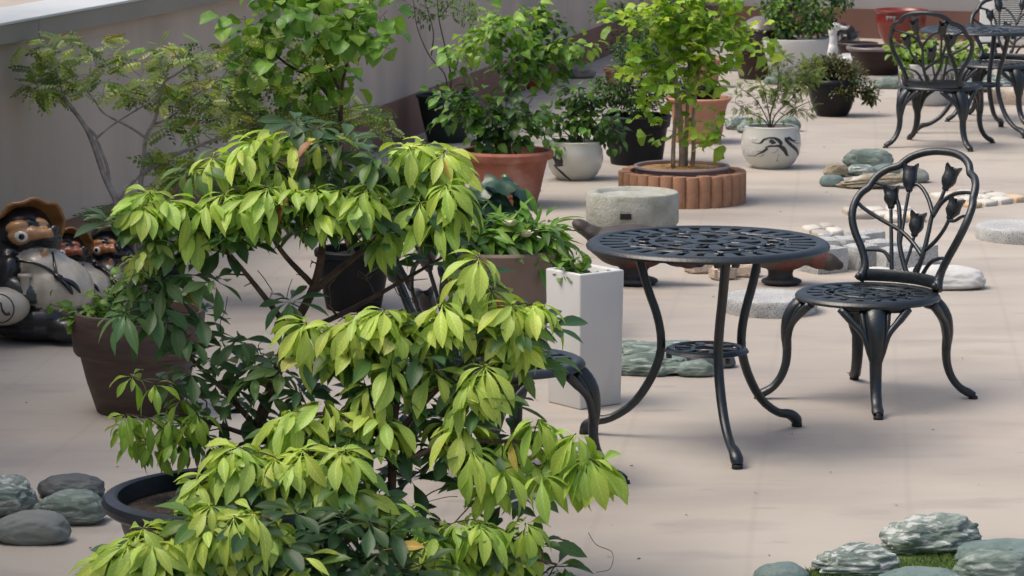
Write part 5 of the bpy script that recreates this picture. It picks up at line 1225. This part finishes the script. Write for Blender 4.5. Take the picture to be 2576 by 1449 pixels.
MAT['cream_glaze'] = material('cream_bottle_glaze', (.40, .36, .29), (.47, .43, .35), 8, rough=.3, coat=.2)
BK = (.012, .013, .016); CR = (.52, .47, .38); TN = (.46, .25, .11); BR = (.20, .09, .05)
def raccoon(label, gx, gy, scale, rz, face, hat, bottle, body=CR):
    r = thing('raccoon_dog_statue', G(gx, gy), label, 'statue', rz=rz, group='glazed raccoon dog statues'); r.scale = (scale,) * 3
    P = [((-.02, .0, .060), (.215, .175, .062), None, (.012, .013, .015)), ((-.02, -.02, .10), (.19, .16, .07), None, (.012, .013, .015)), ((-.06, .03, .13), (.16, .15, .13), None, BK),
         ((.035, -.03, .205), (.145, .15, .115), (0, 12, 0), body), ((.055, -.03, .12), (.12, .12, .07), None, BR),
         ((.0, -.03, .285), (.115, .12, .065), (0, 20, 0), body), ((-.035, -.075, .285), (.085, .06, .050), (0, 15, 0), body),
         ((-.13, .0, .27), (.085, .13, .12), None, BK), ((-.14, -.11, .235), (.055, .055, .105), (10, 25, 0), BK), ((-.06, -.15, .205), (.075, .035, .04), (0, 25, 0), (.05, .06, .06)),
         ((-.085, .0, .405), (.105, .112, .100), None, BK), ((-.015, .02, .365), (.065, .075, .065), None, BK), ((.010, -.03, .380), (.055, .050, .030), None, BK),
         ((-.092, -0.102, .438), (.042, .020, .020), (0, -14, 0), face), ((-.080, -0.108, .404), (.042, .018, .032), None, face),
         ((-.030, -0.098, .412), (.034, .022, .024), (0, 4, 0), face), ((.004, -0.088, .414), (.040, .022, .018), (0, 2, 0), face), ((.018, -.062, .386), (.042, .034, .016), (0, 6, 0), BK),
         ((.004, -0.100, .318), (.014, .022, .046), (0, 20, 0), face), ((.044, -.074, .424), (.019, .019, .019), None, BK), ((-.045, -.080, .452), (.030, .020, .012), (0, 18, 0), BK), ((-.005, -0.060, .448), (.028, .018, .016), (0, 22, 0), face),
         ((.10, -.13, .06), (.09, .06, .05), None, (.02, .022, .024))]
    blob('body', P, 'statue', r, .0062, 3)
    # eye
    e = Vector((-.070, -.123, .403)); ew = MB().ellipsoid(e, (.026, .010, .021), nu=16, nv=10).build('eye', MAT['eye_white'], r)
    MB().ellipsoid(e + Vector((.004, -.008, .001)), (.012, .005, .012), nu=14, nv=8).build('pupil', MAT['eye_black'], ew)
    # hat brim standing up behind the head
    n = 40; V = []; F = []
    prof = [(.0, .030), (.07, .028), (.115, .012), (.140, -.014), (.146, -.020), (.145, -.030), (.132, -.026), (.11, -.004), (.07, .012), (0, .014)]
    k = len(prof); ax = Vector((-.36, .66, .50)).normalized(); X = ax.orthogonal().normalized(); Yv = ax.cross(X); c = Vector((-.082, .022, .430))
    for i in range(n):
        a = 2 * math.pi * i / n; wv = 1 + .022 * math.sin(9 * a) + .015 * math.sin(5 * a)
        for rr, z in prof: V.append(tuple(c + (X * math.cos(a) + Yv * math.sin(a)) * (rr * (wv if rr > .1 else 1)) + ax * (z + (.006 * math.sin(9 * a) if rr > .1 else 0))))
    for i in range(n):
        j = (i + 1) % n
        for q in range(k - 1): F.append((i * k + q, j * k + q, j * k + q + 1, i * k + q + 1))
    MB().add(V, F).build('hat', MAT[hat], r)
    # cord tied in a bow on the chest
    m = MB(); m.tube(spline([(-.11, -.13, .315), (-.02, -.152, .310), (.04, -.150, .285), (.070, -.160, .262)], 14), .0055, 6)
    m.tube(spline([(.035, -.07, .335), (.055, -.13, .30), (.070, -.160, .262)], 8), .006, 6)
    m.ellipsoid((.077, -.163, .258), (.022, .014, .013), Matrix.Rotation(.5, 3, 'Y'))
    m.tube(spline([(.077, -.165, .256), (.112, -.170, .225), (.130, -.172, .195)], 8), [.006, .007, .009, .010, .010, .009, .007, .003], 8, up=(0, 1, 0), flat=1.0)
    m.tube(spline([(.080, -.163, .258), (.128, -.158, .235), (.156, -.158, .20)], 8), [.006, .007, .009, .010, .010, .009, .007, .003], 8, up=(0, 1, 0), flat=1.0)
    m.build('chest_cord', MAT['eye_black'], r)
    if bottle:
        b = MB(); q = (-.135, -.175, .150)
        b.ellipsoid(q, (.105, .075, .072)); b.lathe([(.02, 0), (.018, .06), (.026, .065), (.026, .075), (0, .075)], 16, (q[0] + .085, q[1] + .01, q[2] + .045))
        bo = b.build('bottle', MAT['cream_glaze'], r)
        def surf(u, v): return (q[0] + u, q[1] - .075 * math.sqrt(max(0, 1 - (u / .105) ** 2 - (v / .072) ** 2)) - .001, q[2] + v)
        m = MB(); m.tube([surf(.052 + .0 - .052 + .074 * math.cos(t) * .8, .054 * math.sin(t)) for t in np.linspace(0, 6.283, 30)], .0022, 5)
        mk = m.build('ring_mark', MAT['ink'], bo)
        MB().tube(spline([surf(-.006, .022), surf(-.014, .0), surf(-.034, -.020)], 10), np.linspace(.005, .002, 10), 6).build('brush_mark', MAT['ink'], bo)
        MB().tube(spline([surf(.012, .026), surf(.018, -.002), surf(.030, -.018), surf(.044, -.016)], 12), np.linspace(.003, .0065, 12), 6).build('brush_mark', MAT['ink'], bo)
    return r
raccoon('largest raccoon dog statue at the left edge, with an ochre hat and marked bottle', 124, 852, 1.0, RAD(-4), TN, 'wood_hat', True)
raccoon('middle-sized raccoon dog statue with a reddish face, between the other two', 206, 812, .70, RAD(-10), (.34, .10, .05), 'wood_hat', False)
raccoon('smallest raccoon dog statue with a grey hat, behind the brown pot', 306, 800, .68, RAD(-34), (.42, .17, .07), 'grey_hat', False, body=(.10, .09, .085))

def goose(label, gx, gy, s, rz, colr, low, mat, head_c, beak, base=True, scale=1.0, rest=False):
    r = thing('goose_statue', G(gx, gy), label, 'statue', rz=rz); r.scale = (scale,) * 3
    b, bl = colr; P = []
    z0 = .165 if not rest else .075
    P += [((0, 0, z0), (.155, .105, .090), (0, -6, 0), b), ((-.04, -.0, z0 + .012), (.14, .108, .075), (0, -4, 0), b), ((.03, 0, z0 - .035), (.12, .09, .062), None, bl), ((-.15, 0, z0 + .045), (.075, .055, .034), (0, 28, 0), b), ((-.200, 0, z0 + .075), (.050, .045, .030), (0, 32, 0), b),
          ((-.03, -.092, z0 + .012), (.115, .026, .052), (0, -8, 0), b), ((-.03, .092, z0 + .012), (.115, .026, .052), (0, -8, 0), b)]
    if low:
        P += [((.13, 0, z0 - .015), (.07, .058, .055), (0, 20, 0), b), ((.185, 0, z0 - .035), (.080, .052, .050), (0, 18, 0), bl), ((.240, 0, z0 - .052), (.054, .046, .043), (0, 14, 0), head_c), ((.285, 0, z0 - .066), (.030, .028, .024), (0, 14, 0), beak)]
    else:
        P += [((.12, 0, z0 + .05), (.05, .05, .09), (0, 15, 0), b), ((.135, 0, z0 + .15), (.032, .032, .10), None, b), ((.13, 0, z0 + .215), (.034, .033, .05), None, b), ((.145, 0, z0 + .255), (.046, .038, .036), None, head_c), ((.205, 0, z0 + .248), (.045, .024, .015), (0, 4, 0), beak)]
    if base: P += [((.015, 0, .055), (.06, .055, .05), None, (.018, .016, .017)), ((.02, 0, .018), (.10, .085, .022), None, (.016, .016, .02))]
    o = blob('body', P, mat, r, .0072, 2)
    if not low:
        for sgn in (-1, 1): MB().ellipsoid((.158, sgn * .036, z0 + .265), (.006, .004, .006), nu=10, nv=6).build('eye', MAT['eye_black'], r)
    return r
BRN = ((.052, .040, .034), (.105, .038, .030))
goose('brown stone goose with lowered head under the left side of the near table', 1585, 716, 1, RAD(-4), BRN, True, 'statue_matte', (.07, .03, .026), (.012, .012, .014))
goose('brown stone goose with lowered head beside the granite blocks', 1955, 716, 1, RAD(-6), ((.095, .075, .060), (.13, .04, .030)), True, 'statue_matte', (.05, .035, .03), (.03, .024, .02), scale=.88)
WH = ((.66, .67, .66), (.66, .67, .66))
goose('white glazed goose standing upright behind the tall white pot', 2050, 176, 1, RAD(-4), WH, False, 'statue', (.66, .67, .66), (.66, .66, .63), scale=1.0, base=False, rest=True)
wg = goose('white goose figure resting beside the wide brown basin', 2134, 176, 1, RAD(176), WH, True, 'statue', (.66, .67, .66), (.6, .6, .55), base=False, scale=.78, rest=True)
for k in range(5):                                        # carved wing feathers
    for s in (-1, 1):
        MB().tube(spline([(.05 - k * .012, s * .108, .115 - k * .012), (-.04, s * .118, .105 - k * .014), (-.13, s * .098, .085 - k * .012)], 9), [.006, .008, .009, .009, .008, .008, .006, .005, .003], 6).build('wing_feather', MAT['white_ceramic'], wg)
# spiky black ornament
bo = MB(); rng = random.Random(14); V = []; F = []
root = G(2110, 142); oz = thing('rock_ornament', root, 'jagged black ornamental rock next to the white goose', 'ornament'); oz.scale = (1.35, 1.35, 1.45)
me = bpy.data.meshes.new('rock'); bm = bmesh.new(); bmesh.ops.create_icosphere(bm, subdivisions=4, radius=1)
for v in bm.verts:
    n = v.co.normalized(); d = 1 + .55 * max(-.2, noise.noise(n * 3.2 + Vector((4, 1, 2)))) + .55 * abs(noise.noise(n * 6 + Vector((1, 7, 2)))) 
    v.co = Vector((n.x * d * .10, n.y * d * .08, max(-.02, n.z * d * .125) + .02))
    v.co.x += .03 * (v.co.z - .1)
bm.to_mesh(me); bm.free(); me.materials.append(MAT['black_rock']); o = bpy.data.objects.new('rock_body', me); col.objects.link(o); o.parent = oz
for k in range(9):
    a = rng.uniform(-2.6, .6); z = rng.uniform(.05, .15); p0 = Vector((.06 * math.cos(a), .05 * math.sin(a), z)); d = Vector((math.cos(a) + .5, math.sin(a) * .6, rng.uniform(.3, 1.2))).normalized()
    MB().tube([p0, p0 + d * .035, p0 + d * .07], [.022, .014, .002], 5).build('spike', MAT['black_rock'], oz, smooth=False)

# air conditioner outdoor unit at the far wall
ac = thing('air_conditioner', G(2560, 118), 'white air conditioner outdoor unit against the far wall at the upper right', 'appliance', rz=RAD(-14))
MB().box((0, 0, .27), (.62, .24, .46)).build('casing', MAT['appliance'], ac, smooth=False, bevel=.01)
MB().box((.04, -.118, .27), (.46, .012, .38)).build('grille_recess', MAT['dark_gap'], ac, smooth=False)
for k in range(22): MB().box((.04, -.129, .09 + k * .0172), (.465, .008, .0075)).build('grille_slat', MAT['appliance'], ac, smooth=False)
for x in (-.2, .2): MB().box((x, 0, .02), (.08, .26, .04)).build('foot', MAT['dark_gap'], ac, smooth=False)

# crumbs of leaf litter blown about the terrace
rng = random.Random(77); m = MB()
for k in range(95):
    q = G(rng.uniform(0, 2576), rng.uniform(560, 1449) if k % 3 else rng.uniform(150, 560)); a = rng.uniform(0, 6.28); L = rng.uniform(.003, .009); w = L * rng.uniform(.3, .7)
    u = Vector((math.cos(a), math.sin(a), 0)) * L; v = Vector((-math.sin(a), math.cos(a), 0)) * w
    P4 = [q - u, q + v + Vector((0, 0, .003)), q + u + Vector((0, 0, .002)), q - v]
    m.add([(p.x, p.y, p.z + .003) for p in P4], [(0, 1, 2, 3)])
tag(m.build('leaf_litter', material('dry_leaf_crumbs', (.04, .025, .015), (.14, .08, .04), 40, rough=.9), smooth=False), 'scattered dark crumbs of dry leaves on the terrace floor', 'litter', kind='stuff')
